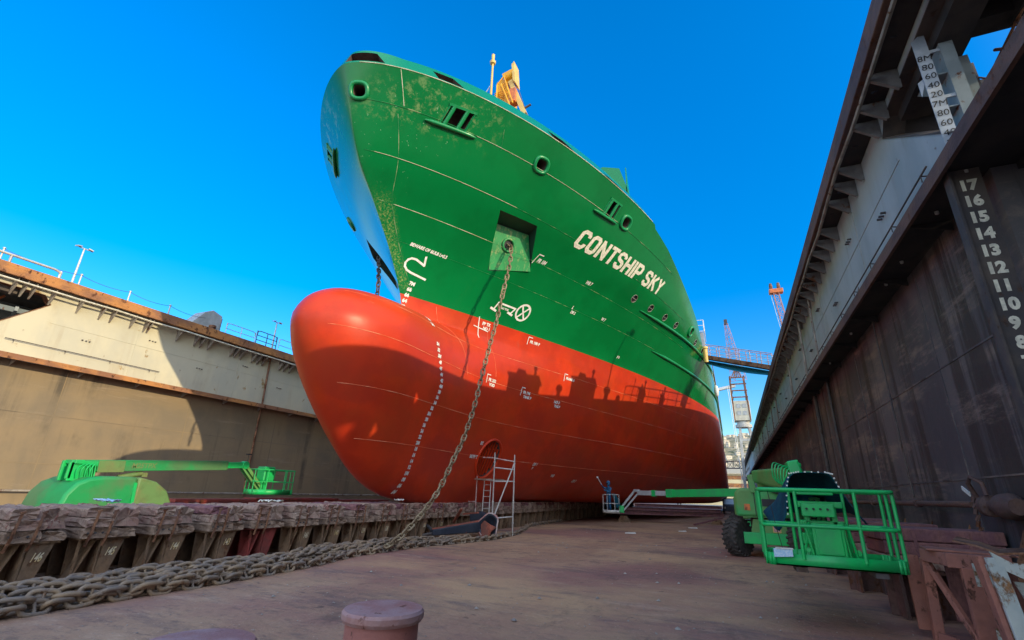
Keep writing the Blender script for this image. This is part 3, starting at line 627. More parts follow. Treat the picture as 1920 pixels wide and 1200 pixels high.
# hull shell
qs = list(np.linspace(1.27, 7.6, 27)) + list(np.linspace(7.7, 9.1, 22)) + [9.3, 9.5] + list(np.linspace(9.75, KN, 32)) + list(np.linspace(KN + 0.2, QTOP, 6))
NC = 110
ss = [((j / (NC - 1)) ** 2.0) for j in range(NC)]
YE = 96.0; hb = MB(); rows = []
def ztopf(y):
    return 99
for i, q in enumerate(qs):
    y0 = stemy(q); port = []; star = []
    for j, s in enumerate(ss):
        y = y0 + (YE - y0) * s; z = zreal(y, q); b_ = 0.0 if j == 0 else halfq(y, q)
        if j and b_ < 0.004 * j: b_ = 0.004 * j
        if j == 0: hb.v.append((CX, y, z)); k = len(hb.v) - 1; port.append(k); star.append(k)
        else:
            hb.v.append((CX + b_, y, z)); port.append(len(hb.v) - 1); hb.v.append((CX - b_, y, z)); star.append(len(hb.v) - 1)
    rows.append((port, star))
for i in range(len(qs) - 1):
    mi = 1 if qs[i + 1] <= 9.51 else (2 if qs[i] >= KN - 0.001 else 0)
    for j in range(NC - 1):
        for k, fl in ((0, 0), (1, 1)):
            a, b_, c_, d_ = rows[i][k][j], rows[i][k][j + 1], rows[i + 1][k][j + 1], rows[i + 1][k][j]
            hb.f.append([a, b_, c_, d_] if not fl else [d_, c_, b_, a]); hb.m.append(mi)
for r_, mi, fl in ((rows[0], 1, 0), (rows[-1], 3, 1)):
    for j in range(NC - 1):
        p0, p1, s0, s1 = r_[0][j], r_[0][j + 1], r_[1][j], r_[1][j + 1]
        f = [p0, s0, s1, p1] if j else [p0, s1, p1]
        hb.f.append(f if not fl else f[::-1]); hb.m.append(mi)
for i in range(len(qs) - 1):
    hb.f.append([rows[i][0][-1], rows[i][1][-1], rows[i + 1][1][-1], rows[i + 1][0][-1]]); hb.m.append(0)
hull = hb.build('hull', [M['hgreen'], M['hred'], M['hteal'], M['hdark'], M['recess'], M['hgreen2']])
# cutters -------------------------------------------------------------
cut = MB()
def cutter(mi, pts, depth, outd=0.5, n=None):
    """pts: loop of surface points; pushes a prism through them along n"""
    cut.mi = mi; k = len(pts)
    c0 = sum(pts, Vector()) / k
    vs_ = [p + n * outd for p in pts] + [p - n * depth for p in pts]
    fs = [list(range(k)), list(reversed(range(k, 2 * k)))] + [[i, i + k, (i + 1) % k + k, (i + 1) % k] for i in range(k)]
    cut.add(vs_, fs)
def frame_on(y, z, side=1):
    n = hn(y, z, side); v = hp(y, z + 0.2, 0, side) - hp(y, z - 0.2, 0, side)
    u = hp(y + 0.2, z, 0, side) - hp(y - 0.2, z, 0, side); u.normalize(); v = (v - u * v.dot(u)).normalized()
    return u, v, n
def ring(y, z, ru, rv, side=1, k=24, sq=1.0, e=0):
    u, v, n = frame_on(y, z, side); c = hp(y, z, e, side); o = []
    for i in range(k):
        a = 2 * math.pi * i / k; cu, cv = math.cos(a), math.sin(a)
        cu = math.copysign(abs(cu) ** sq, cu); cv = math.copysign(abs(cv) ** sq, cv)
        o.append(c + u * ru * cu + v * rv * cv)
    return o, n
fittings = []
# round fairleads: (y, z, radius)
for (y, z, ru, rv, side) in ((10.52, 16.05, .32, .30, 1), (16.7, 15.66, .34, .32, 1), (22.5, 15.44, .36, .34, 1), (35.1, 13.15, .33, .33, 1), (17.5, 15.5, .34, .32, -1)):
    pts, n = ring(y, z, ru * .72, rv * .72, side, sq=.7); cutter(3, pts, 1.2, .4, n)
    fittings.append(('fairlead_ring', y, z, ru, rv, side))
# slanted openings in the bulwark: corner lists in (y, q)
for crn, side in (([(9.98, 17.17), (10.62, 17.17), (10.62, 17.87), (10.15, 17.87)], 1), ([(11.95, 17.17), (12.75, 17.17), (12.62, 17.77), (12.0, 17.77)], 1),
        ([(16.45, 17.14), (17.75, 17.14), (17.3, 17.62), (16.4, 17.62)], 1), ([(19.9, 17.12), (21.6, 17.12), (20.9, 17.47), (19.8, 17.47)], 1), ([(22.6, 17.12), (23.7, 17.12), (23.2, 17.32), (22.5, 17.32)], 1)):
    pts = []
    for i, (y, q) in enumerate(crn):
        y2, q2 = crn[(i + 1) % 4]
        for s in (0, .34, .67):
            yy = y + (y2 - y) * s; qq = q + (q2 - q) * s; pts.append(Vector((CX + side * halfq(yy, qq), yy, zreal(yy, qq))))
    n = hn(sum(c[0] for c in crn) / 4, zreal(crn[0][0], KN) - 0.3, side); n.z = 0; n.normalize(); cutter(3, pts, .55, .3, n)
# roller fairlead openings (parallelograms in y, z)
RO = (([(12.75, 15.62), (13.5, 15.62), (13.42, 16.28), (12.68, 16.28)], 1, 12.3, 13.95, 15.56), ([(20.85, 15.24), (21.6, 15.24), (21.5, 15.9), (20.78, 15.9)], 1, 20.25, 21.95, 15.17),
      ([(12.75, 15.62), (13.5, 15.62), (13.42, 16.28), (12.68, 16.28)], -1, 12.3, 13.95, 15.56))
for crn, side, *_r in RO:
    pts = [hp(y, z, 0, side) for y, z in crn]; n = hn(crn[0][0] + .3, crn[0][1] + .3, side); cutter(3, pts, .8, .3, n)
# portholes (half-moon scuttles)
PORTS = [(26.87, 12.86), (28.78, 12.86), (30.73, 12.86), (32.53, 12.86), (37.0, 12.86), (39.4, 12.86)]
for y, z in PORTS:
    pts, n = ring(y, z, .24, .24, 1, 20); cutter(3, pts, .3, .3, n)
# hawse pocket: vertical plate recessed in the flare
def pocket(side):
    base = [(17.95, 11.5), (19.85, 12.0), (18.35, 13.62), (16.5, 13.62)]
    P3 = [hp(y, z, 0, side) for y, z in base]
    nrm = Vector((side * 0.73, -0.68, 0.0)); nrm.normalize()
    # plate plane passes through the two lower corners and stands upright
    lo = P3[0] + nrm * 0.0; n2 = nrm
    q0, q3, q2 = P3[0] - n2 * .03, P3[3] - n2 * 1.05, P3[2] - n2 * .9
    N_ = (q3 - q0).cross(q2 - q0).normalized(); q1 = P3[1] - n2 * ((P3[1] - q0).dot(N_) / n2.dot(N_))
    back = [q0, q1, q2, q3]
    front = [p + n2 * 0.9 for p in P3]
    cut.mi = 4
    cut.add(front + back, [(0, 1, 2, 3), (7, 6, 5, 4), (0, 4, 5, 1), (1, 5, 6, 2), (2, 6, 7, 3), (3, 7, 4, 0)])
    return back, (N_ if N_.dot(n2) > 0 else -N_)
pk, pn = pocket(1); pk2, pn2 = pocket(-1)
# thruster tunnel
cut.mi = 3
TY, TZ = 21.3, 3.25
cut.tube([(CX - 9, TY, TZ), (CX + 9, TY, TZ)], .84, 40)
# sheer cut behind the forecastle
cut.mi = 0
zt = [(24.3, zreal(24.3, KN) + .12), (24.8, 16.08), (27.0, 15.75), (30.2, 15.1), (35.8, 14.0), (40, 12.9), (YE + 3, 12.6)]
cut.mi = 3
cut.prism([(y, z) for y, z in zt] + [(YE + 3, 22), (24.0, 22)], CX - 14, CX + 14, 'x')
co = cut.build('cutter', [M['hgreen'], M['hred'], M['hteal'], M['hdark'], M['recess'], M['hgreen2']])
md = hull.modifiers.new('b', 'BOOLEAN'); md.operation = 'DIFFERENCE'; md.object = co; md.solver = 'EXACT'; md.use_self = True
dg = bpy.context.evaluated_depsgraph_get(); me = bpy.data.meshes.new_from_object(hull.evaluated_get(dg))
hull.modifiers.clear(); hull.data = me; bpy.data.objects.remove(co)
me.polygons.foreach_set('use_smooth', [True] * len(me.polygons)); me.set_sharp_from_angle(angle=R(28))
sp_(hull)
# rings, rollers, sills, frames --------------------------------------
def surf_tube(name, pts, r, m, closed=False, n=8): return sp_(MB().tube(pts, r, n, closed=closed).build(name, m, smooth=60))
for nm, y, z, ru, rv, side in fittings:
    pts, n = ring(y, z, ru, rv, side, 28, .75, 0.02); surf_tube(nm, pts, .085, M['hgreen2'], True, 10)
for crn, side, ya, yb, zs in RO:
    (y0, z0), (y1, z1), (y2, z2), (y3, z3) = crn
    for f in (.14, .72):
        a = hp(y0 + (y1 - y0) * f, z0, -.02, side); b_ = hp(y3 + (y2 - y3) * f, z3, -.02, side)
        surf_tube('roller', [a, b_], .085, M['hgreen2'], n=12)
    for f in (-.05, 1.05):
        a = hp(y0 + (y1 - y0) * f, z0, .02, side); b_ = hp(y3 + (y2 - y3) * f, z3, .02, side)
        sp_(MB().beam(a, b_, .035, .05).build('roller_frame', M['hgreen2']))
    sp_(MB().beam(hp(y3 - .08, z3 + .03, .03, side), hp(y2 + .08, z2 + .03, .03, side), .1, .04, hn(y2, z2, side)).build('roller_lintel', M['hgreen2']))
    pts = [hp(ya + (yb - ya) * k / 8, zs, .06, side) for k in range(9)]
    surf_tube('sill', pts, [.03] + [.085] * 7 + [.03], M['hgreen2'])
for y, z in PORTS:
    pts, n = ring(y, z, .25, .25, 1, 22, 1, .008); surf_tube('porthole_rim', pts, .009, M['galv'], True, 6)
    u, v, n = frame_on(y, z); c_ = hp(y, z); sp_(MB().beam(c_ - u * .24, c_ + u * .24, .014, .014).build('porthole_bar', M['galv']))
    sp_(MB().add([c_ - n * .06 + u * math.cos(a * .3) * .245 + v * math.sin(a * .3) * .245 for a in range(21)], [list(range(21))]).build('porthole_glass', M['black']))
def rubbing(ya, yb, z, r_=.07):
    n = 30; surf_tube('rubbing_strake', [hp(ya + (yb - ya) * k / n, z, .03) for k in range(n + 1)], [.03] + [r_] * (n - 1) + [.03], M['hgreen2'], n=10)
rubbing(28.1, 90, 12.55, .1); rubbing(32.0, 90, 11.05, .1)
# weld seams standing proud of the shell
def seam(fn, n=60, r_=.012, m='seam', side=1):
    pts = [fn(k / n) for k in range(n + 1)]; surf_tube('weld_seam', pts, r_, M[m], n=5)
M['seam'] = mat('worn_highlit_weld_bead', (0.006, 0.20, 0.055), 0.4, (0.35, 0.45, 0.22), 1.6, fac=(0.5, 0.62))  # pale broken parts stand for highlights and scuffs on the beads
M['seamhighlight'] = mat('weld_bead_highlight', (0.45, 0.52, 0.28), 0.45, (0.80, 0.76, 0.58), 2.5, fac=(0.35, 0.6))  # cream highlight along the beads and knuckle put into the colour
M['seamred'] = mat('red_weld_bead', (0.70, 0.12, 0.04), 0.5, (0.75, 0.3, 0.16), 1.2, fac=(0.45, 0.6))
for q, yend, m, r_ in ((KN, 24.2, 'seamhighlight', .018), (15.83, 28.8, 'seam', .016), (14.15, 33, 'seam', .011), (12.7, 36, 'seam', .009), (11.5, 40, 'seam', .007)):
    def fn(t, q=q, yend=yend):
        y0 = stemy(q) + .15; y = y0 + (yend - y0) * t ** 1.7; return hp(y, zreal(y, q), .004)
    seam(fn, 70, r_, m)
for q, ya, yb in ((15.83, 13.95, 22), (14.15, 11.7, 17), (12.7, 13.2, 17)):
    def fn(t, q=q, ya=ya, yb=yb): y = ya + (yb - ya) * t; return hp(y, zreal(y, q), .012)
    seam(fn, 30, .010, 'seamhighlight')
for q in (8.0, 6.6, 4.9, 3.3):
    def fn(t, q=q): y = stemy(q) + .3 + 34 * t ** 1.5; return hp(y, q, .001)
    seam(fn, 60, .010, 'seamred')
for z0, z1, dy, ys0, m in ((16.95, 15.8, .65, 10.95, 'seamhighlight'), (15.5, 12.75, 1.45, 11.6, 'seam'), (12.6, 9.7, 2.25, 13.15, 'seam'), (16.2, 15.5, .4, 14.6, 'seam'), (9.4, 6.5, 1.1, 16.6, 'seamred'), (9.0, 6.9, .5, 19.4, 'seamred')):
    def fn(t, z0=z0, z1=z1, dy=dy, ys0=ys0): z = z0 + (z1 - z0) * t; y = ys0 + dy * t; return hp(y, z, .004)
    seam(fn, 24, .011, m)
# hawse plate with its round mouth, slightly proud of the pocket back
c0, c1, c2, c3 = pk
hc = Vector((-8.4865, 18.254, 12.81)); hc = hc - pn * ((hc - c0).dot(pn)) + pn * .03
def inq(u, v): return (c0 * (1 - u) + c1 * u) * (1 - v) + (c3 * (1 - u) + c2 * u) * v + pn * .03
hpm = MB(); K = 32
uax = (c1 - c0).normalized(); vax = pn.cross(uax).normalized(); vax = -vax if vax.z < 0 else vax
per = []
for e in range(4):
    for k in range(8):
        f = k / 8; per.append([inq(.02 + .96 * f, .02), inq(.98, .02 + .96 * f), inq(.98 - .96 * f, .98), inq(.02, .98 - .96 * f)][e])
def angp(p): return math.atan2((p - hc).dot(vax), (p - hc).dot(uax))
per.sort(key=angp); inn = [hc + (uax * math.cos(angp(p)) + vax * math.sin(angp(p))) * .3 for p in per]
inn = [p - pn * ((p - c0).dot(pn) - .03) for p in inn]; deep = [p - pn * .0 for p in inn]
hpm.add(per + inn, [[i, (i + 1) % 32, (i + 1) % 32 + 32, i + 32] for i in range(32)]); sp_(hpm.build('hawse_plate', M['scuffed']))
surf_tube('hawse_lip', [p + pn * .03 for p in inn], .06, M['scuffed'], True, 10)
hm = MB(); hm.add(inn + [p - pn * .012 for p in inn], [[i, (i + 1) % 32, (i + 1) % 32 + 32, i + 32] for i in range(32)] + [list(range(32, 64))]); sp_(hm.build('hawse_mouth', M['black']))
HAWSE = hc.copy()
# thruster grille, both sides
for side in (1,):
    for k in range(-3, 4):
        dy = k * .22; hh = math.sqrt(max(0, .8 ** 2 - dy ** 2))
        a = hp(TY + dy, TZ - hh, -.12, side); b_ = hp(TY + dy, TZ + hh, -.12, side)
        sp_(MB().beam(a, b_, .035, .1, hn(TY, TZ, side)).build('thruster_bar', M['hred']))
    for z in (TZ - .4, TZ, TZ + .4):
        dz = abs(z - TZ); hh = math.sqrt(.8 ** 2 - dz ** 2)
        sp_(MB().beam(hp(TY - hh, z, -.2, side), hp(TY + hh, z, -.2, side), .03, .05).build('thruster_bar', M['hred']))
    pts = []
    for k in range(40):
        a = 2 * math.pi * k / 40; pts.append(hp(TY + .88 * math.cos(a), TZ + .88 * math.sin(a), .0, side))
    surf_tube('thruster_rim', pts, .07, M['hred'], True, 8)
# ---- lettering and marks
def on_hull(y0, z0, slope=0.0, e=.012, pitch=1.0):
    """text map: u runs aft along the shell by true arc length, v runs up"""
    def f(u, v):
        by = (half(y0 + .3, z0) - half(y0 - .3, z0)) / .6; ky = 1 / math.sqrt(1 + by * by)
        y = y0 + u * ky * pitch; return hp(y, z0 + v + slope * u, e)
    return f
GL = {'C': [[(.6, .72), (.6, .84), (.48, 1), (.14, 1), (0, .86), (0, .14), (.14, 0), (.48, 0), (.6, .16), (.6, .28)]],
      'O': [[(.3, 1), (.14, 1), (0, .86), (0, .14), (.14, 0), (.46, 0), (.6, .14), (.6, .86), (.46, 1), (.3, 1)]],
      'N': [[(0, -.11), (0, 1.11)], [(0, 1.0), (.6, 0)], [(.6, -.11), (.6, 1.11)]], 'T': [[(-.1, 1), (.7, 1)], [(.3, 1), (.3, -.11)]],
      'S': [[(.6, .74), (.6, .86), (.46, 1), (.14, 1), (0, .86), (0, .66), (.12, .54), (.48, .46), (.6, .34), (.6, .14), (.46, 0), (.14, 0), (0, .14), (0, .26)]],
      'H': [[(0, -.11), (0, 1.11)], [(0, .5), (.6, .5)], [(.6, -.11), (.6, 1.11)]], 'I': [[(0, -.11), (0, 1.11)]],
      'P': [[(0, -.11), (0, 1.0), (.46, 1), (.6, .86), (.6, .58), (.46, .44), (0, .44)]], 'K': [[(0, -.11), (0, 1.11)], [(.05, .45), (.62, 1.08)], [(.2, .58), (.64, -.08)]],
      'Y': [[(-.02, 1.11), (.3, .5), (.62, 1.11)], [(.3, .55), (.3, -.11)]]}
def stroke(mb, pts, wd, fn, cell=.16):
    n = len(pts); V_ = [Vector((x, y)) for x, y in pts]; closed = (V_[0] - V_[-1]).length < 1e-4; L_, R_ = [], []
    for i in range(n):
        d1 = (V_[i] - V_[i-1]).normalized() if i else ((V_[0] - V_[-2]).normalized() if closed else (V_[1] - V_[0]).normalized())
        d2 = (V_[i+1] - V_[i]).normalized() if i < n - 1 else ((V_[1] - V_[0]).normalized() if closed else d1)
        t = (d1 + d2).normalized(); nn = Vector((-t.y, t.x)); k = wd / 2 / max(.5, nn.dot(Vector((-d1.y, d1.x)))); L_.append(V_[i] + nn * k); R_.append(V_[i] - nn * k)
    for i in range(n - 1):
        m = max(1, int((V_[i+1] - V_[i]).length / cell))
        for k in range(m):
            a, b_ = k / m, (k + 1) / m
            for h0, h1 in ((0, .5), (.5, 1)):
                q = []
                for t, h in ((a, h0), (b_, h0), (b_, h1), (a, h1)): p = L_[i].lerp(L_[i+1], t).lerp(R_[i].lerp(R_[i+1], t), h); q.append(fn(p.x, p.y))
                mb.add(q, [(0, 1, 2, 3)])
uu = 0.0; adv = []
for ch in 'CONTSHIP SKY': adv.append(uu); uu += {'I': .27, ' ': .42, 'T': .86, 'Y': .9}.get(ch, .9) + (.06 if ch != ' ' else 0)
tot = uu - .33
for ch, u0 in zip('CONTSHIP SKY', adv):
    if ch == ' ': continue
    m_ = MB()
    for k_, st in enumerate(GL[ch]): stroke(m_, st, .25, lambda u, v, k_=k_: hp(20.55 + (u + u0 + .1) / tot * 7.75, 13.60 + v * .66, .014 + .003 * k_))
    sp_(m_.build('name_letter', M['cream']))
def quadmark(mb, pts, wd, e=.014):    # painted stroke of width wd through (y, z) points
    for (a, b_) in zip(pts, pts[1:]):
        dy, dz = b_[0] - a[0], b_[1] - a[1]; by = (half(a[0] + .2, a[1]) - half(a[0] - .2, a[1])) / .4; g = math.sqrt(1 + by * by)
        L_ = math.hypot(dy * g, dz); ny, nz = -dz / L_ / g, dy * g / L_; n = max(1, int(L_ / .12)); ex = wd * .35 / L_
        for k in range(n):
            t0, t1 = (k / n) - (ex if k == 0 else 0), (k + 1) / n + (ex if k == n - 1 else 0)
            q = [(a[0] + dy * t + ny * wd / 2 * s, a[1] + dz * t + nz * wd / 2 * s) for t, s in ((t0, 1), (t1, 1), (t1, -1), (t0, -1))]
            mb.add([hp(y, z, e) for y, z in q], [(0, 1, 2, 3)])
m_ = MB()
quadmark(m_, [(15.3, 11.18), (15.4, 10.84), (15.0, 10.98), (14.82, 10.97), (14.72, 10.88), (14.68, 10.74), (14.72, 10.6), (14.85, 10.48), (15.05, 10.42), (15.7, 10.33)], .085)
sp_(m_.build('bulb_symbol', M['white']))
m_ = MB(); put_text(m_, 'BEWARE OF BULB L=5.5', on_hull(14.5, 11.42, -.03), size=.17, bold=.008); sp_(m_.build('bulb_warning', M['white']))
m_ = MB()
ccy, ccz = 20.85, 10.35
quadmark(m_, [(ccy + .37 * math.cos(k * math.pi / 16), ccz + .37 * math.sin(k * math.pi / 16)) for k in range(33)], .09)
quadmark(m_, [(ccy - .2, ccz - .26), (ccy + .2, ccz + .26)], .08, .02); quadmark(m_, [(ccy + .2, ccz - .26), (ccy - .2, ccz + .26)], .08, .026)
sp_(m_.build('load_symbol', M['white']))
m_ = MB()
quadmark(m_, [(19.25, 10.05), (19.35, 10.42), (20.35, 10.4), (20.2, 10.1)], .08); quadmark(m_, [(20.06, 10.14), (20.33, 10.08)], .1, .02)
quadmark(m_, [(19.1, 10.1), (19.4, 10.04)], .1, .02); put_text(m_, 'NO TUG', on_hull(19.6, 10.2), size=.12, bold=.006)
sp_(m_.build('thruster_symbol', M['white']))
for k in range(9):       # upper draught marks, on the side abaft the stem
    m_ = MB(); z = 10.0 - .255 * k; put_text(m_, ['7M', '68', '66', '64', '62', '6M', '58', '56', '54'][k], on_hull(15.28 - .02 * k, z - .06), size=.21, bold=.012, align='CENTER'); sp_(m_.build('draught_mark', M['white']))
lab = ['54', '52', '5M', '48', '46', '44', '42', '4M', '38', '36', '34', '32', '3M', '28', '26', '24', '22', '2M', '18', '16', '14', '12', '1M', '08', '06', '04']
for k, s_ in enumerate(lab):
    m_ = MB(); z = 7.15 - .219 * k; yk = 15.0 + .62 * math.exp(-((z - 5.9) / 1.0) ** 2) + .45 * max(0, min(1, (6.2 - z) / 1.2)) - .1 * max(0, (3 - z) / 2) + .05
    put_text(m_, s_, on_hull(yk, z - .06, e=.02), size=.175, bold=.012, align='CENTER'); sp_(m_.build('draught_mark', M['white']))
for (y, z, L1, L2, sl_) in ((19.7, 12.5, 'FR 184', '', .0), (23.0, 12.5, 'WB 7', '', 0), (23.4, 11.3, 'L', 'DB 2', 0), (25.8, 11.35, 'W 7', '', 0), (25.1, 7.8, 'FRAME 6', '', 0), (22.0, 9.1, 'FR 190 P', '', 0), (24.6, 6.42, 'NO 3', 'TUG P', 0),
        (22.1, 6.5, 'FR 196', 'TANK P', 0), (19.4, 6.6, 'FR 202', 'VOID', 0), (25.2, 3.2, 'DB 1', 'P', 0), (20.2, 3.82, 'BT', '', 0), (19.7, 3.2, 'BOW T', '', 0), (19.0, 9.25, 'FP TK', 'NO 1', 0), (27.5, 2.7, 'WB', '', 0), (30, 2.5, 'DB 3', '', 0), (29.0, 9.9, 'P 9', '', 0)):
    m_ = MB(); put_text(m_, L1, on_hull(y, z), size=.2, bold=.01)
    if L2: put_text(m_, L2, on_hull(y + .1, z - .2), size=.18, bold=.01)
    if len(L1) > 5: quadmark(m_, [(y - .15, z - .1), (y - .15, z + .28), (y + .1, z + .28)], .04)
    if L1 == 'FP TK': quadmark(m_, [(18.75, 9.55), (18.95, 8.6)], .05); quadmark(m_, [(18.6, 9.1), (19.4, 9.0)], .04)
    sp_(m_.build('tank_mark', M['white']))
# starboard dark opening near the stem and starboard anchor chain hint
# breakwater, bulwark corner, deck crane, foremast, side platform
b = MB(); b.prism([(-4.9 - 8, 17.0), (-4.9, 19.7), (-3.95, 19.35), (-3.5, 17.7), (-3.5, 16.2), (-12.9, 16.2)], 23.0, 23.06); sp_(b.build('breakwater', M['hgreen2']))
b = MB(); b.prism([(23.0, 19.3), (23.0, 16.4), (24.8, 16.4)], -3.62, -3.57, 'x'); sp_(b.build('breakwater_wing', M['hgreen2']))
b = MB()
b.lathe([(.12, 17), (.08, 29.0), (.07, 31.2), (.2, 31.25), (.22, 31.45), (.1, 31.5), (.12, 32.1), (.05, 32.2)], (-12.75, 23.4, 0), n=10); sp_(b.build('foremast', M['whead'], smooth=40))
b = MB(); b.tube([(-13.9, 23.4, 28.2), (-13.3, 23.4, 28.5), (-12.85, 23.4, 29.2)], .03, 6); b.tube([(-13.45, 23.4, 27.2), (-13.45, 23.4, 28.4)], .07, 6); sp_(b.build('mast_stay', M['galv']))
b = MB(); b.lathe([(.85, 15.5), (.85, 26.5), (1.0, 26.8), (1.0, 27.2)], (-12.0, 25, 0), n=20); sp_(b.build('crane_pedestal', M['yellow'], smooth=40))
b = MB(); b.hexa([(-12.65, 23.8, 27.0), (-11.5, 23.8, 27.0), (-11.5, 25.6, 27.0), (-12.65, 25.6, 27.0), (-12.6, 23.9, 29.9), (-11.75, 23.9, 30.1), (-11.75, 25.5, 30.1), (-12.6, 25.5, 29.9)])
for k in range(6): b.box(-12.66, -11.9, 23.74, 23.8, 27.9 + .16 * k, 27.98 + .16 * k)
sp_(b.build('crane_housing', M['yellow'], bevel=.05))
b = MB(); b.tube([(-12.0, 24, 30.05), (-11.2, 24, 30.25)], .42, 16); sp_(b.build('crane_drum', M['yellow'], smooth=40))
b = MB(); b.hexa([(-11.2, 23.6, 29.3), (-10.95, 23.6, 29.0), (-10.95, 24.4, 29.0), (-11.2, 24.4, 29.3), (-11.35, 23.6, 30.9), (-11.1, 23.6, 31.0), (-11.1, 24.4, 31.0), (-11.35, 24.4, 30.9)]); b.tube([(-11.25, 24, 30.9), (-11.35, 24, 31.5)], .06, 6)
sp_(b.build('sheave_guard', M['whead'], bevel=.05))
b = MB(); b.beam((-11.5, 24, 29.6), (-10.3, 24, 26.2), .32, .4, (0, 1, 0)); sp_(b.build('crane_boom', M['whead']))
b = MB(); b.box(-11.5, -10.95, 23.6, 24.2, 27.4, 28.6); sp_(b.build('winch_box', M['orange'], bevel=.04))
b = MB()
for P_, Q_ in (((-12.1, 23.6, 29.3), (-11.3, 23.6, 27.0)), ((-11.9, 23.6, 29.9), (-11.1, 23.6, 27.2)), ((-12.4, 23.6, 29.3), (-11.9, 23.6, 29.9)), ((-11.75, 23.6, 29.4), (-11.3, 23.6, 27.7)), ((-12.4, 23.6, 27.2), (-12.4, 23.6, 29.3))): b.tube([P_, Q_], .06, 6)
for k in range(6): b.tube([(-12.05 + .13 * k, 23.6, 29.1 - .36 * k), (-11.75 + .13 * k, 23.6, 29.3 - .36 * k)], .035, 5)
sp_(b.build('access_ladder', M['yellow']))
b = MB(); b.tube([(-11.0, 24, 29.2), (-10.0, 24, 25.5)], .02, 4); b.tube([(-10.5, 24, 26.8), (-9.9, 24, 27.0)], .08, 6); sp_(b.build('hoist_wire', M['darksteel']))
# platform with rail far aft on the port side
b = MB(); b.box(-3.2, -.78, 40, 43, 12.7, 14.6); sp_(b.build('side_house', M['coverglass']))
b = MB()
for z in (14.65, 15.15, 15.6): b.tube([(-3.0, 39.9, z), (-.72, 39.9, z), (-.72, 43, z)], .03, 6)
for x in (-1.5, -.72): b.tube([(x, 39.9, 14.6), (x, 39.9, 15.6)], .04, 6)
sp_(b.build('platform_rail', M['white']))
b = MB(); b.lathe([(.17, 13.0), (.17, 14.1), (.24, 14.1), (.24, 14.25)], (-.8, 39.4, -1.1), n=12); sp_(b.build('mooring_bitt', M['whead']))
b = MB(); b.lathe([(.05, 0), (.16, .1), (.2, .5), (.16, .9), (.05, 1.0)], (-.35, 45, 10.2), n=12); b.tube([(-.4, 45, 11.2), (-.55, 45, 12.5)], .02, 5); sp_(b.build('fender', M['white'], smooth=60))
b = MB(); b.tube([(-.42, 42.5, 12.5), (-.3, 47, 11.0), (-.3, 49, 6.0)], .03, 5); sp_(b.build('mooring_rope', M['rust_orange']))
# ================================================================ chains
def link_mesh(d=0.06):
    a = 3 * d - d / 2; r_ = 1.8 * d - d / 2; pts = []
    for i in range(8): t = -math.pi / 2 + math.pi * i / 7; pts.append((a - r_ + r_ * math.cos(t), r_ * math.sin(t), 0))
    for i in range(8): t = math.pi / 2 + math.pi * i / 7; pts.append((-(a - r_) + r_ * math.cos(t), r_ * math.sin(t), 0))
    b = MB(); b.tube(pts, d / 2, 8, closed=True)
    b.tube([(0, -r_, 0), (0, 0, 0), (0, r_, 0)], [d * .42, d * .3, d * .42], 6)
    return b
def along(path, step):
    path = [Vector(p) for p in path]; out_ = []; acc = 0.0; nxt = 0.0
    for a, b in zip(path, path[1:]):
        L_ = (b - a).length
        while nxt <= acc + L_: out_.append((a + (b - a) * ((nxt - acc) / L_), (b - a).normalized())); nxt += step
        acc += L_
    return out_
def smoothpath(pts, n=8):
    P = [Vector(p) for p in pts]; o = []
    for i in range(len(P) - 1):
        p0, p1, p2, p3 = P[max(i-1, 0)], P[i], P[i+1], P[min(i+2, len(P)-1)]
        for k in range(n):
            t = k / n; o.append(0.5 * ((2*p1) + (p2-p0)*t + (2*p0-5*p1+4*p2-p3)*t*t + (-p0+3*p1-3*p2+p3)*t**3))
    return o + [P[-1]]
def link_mats(path, step, roll0, jit, rr, alt=90):
    res = []
    for k, (p, t) in enumerate(along(path, step)):
        t = (t + Vector((rr.gauss(0, jit), rr.gauss(0, jit), rr.gauss(0, jit * .5)))).normalized()
        s, u, _ = frame_of(t); a = R(roll0 + (alt if k % 2 else 0) + rr.gauss(0, jit * 90))
        y_ = s * math.cos(a) + u * math.sin(a); z_ = t.cross(y_)
        res.append(Matrix((t, y_, z_)).transposed().to_4x4() @ Matrix.Identity(4)); res[-1].translation = p + Vector((rr.gauss(0, jit * .08), rr.gauss(0, jit * .08), 0))
    return res
def chain_thing(name, label, mats, linkmb, m, group=None, cat='chain', keep=100):
    cp = Vector((0, 0, 1.8)); mats = sorted(mats, key=lambda q: (q.translation - cp).length)
    base = mats[0].translation.copy(); base.z = 0 if base.z < 1 else base.z
    t = thing(name, label, cat, base, 0, group); me = linkmb.mesh('link', m, 60)
    for q in mats[:keep]:
        o = bpy.data.objects.new('link', me); COL.objects.link(o); o.parent = t; o.matrix_basis = Matrix.Translation(-base) @ q
    if len(mats) > keep:
        b = MB(); n0 = linkmb.v
        for q in mats[keep:]: b.add([(q @ Vector(v)) - base for v in n0], linkmb.f)
        o = b.build('link_run', m, t, 60); o['kind'] = 'stuff'
    return t
rr = random.Random(21)
LK = link_mesh(0.069); LKH = link_mesh(0.060)
M['chainhang'] = mat('chain_hanging', (0.30, 0.24, 0.15), 0.5, (0.20, 0.14, 0.08), 2, metal=0.2, rust=0.35, rustc=(0.30, 0.17, 0.07), rscale=5, bump=0.3, bscale=40)
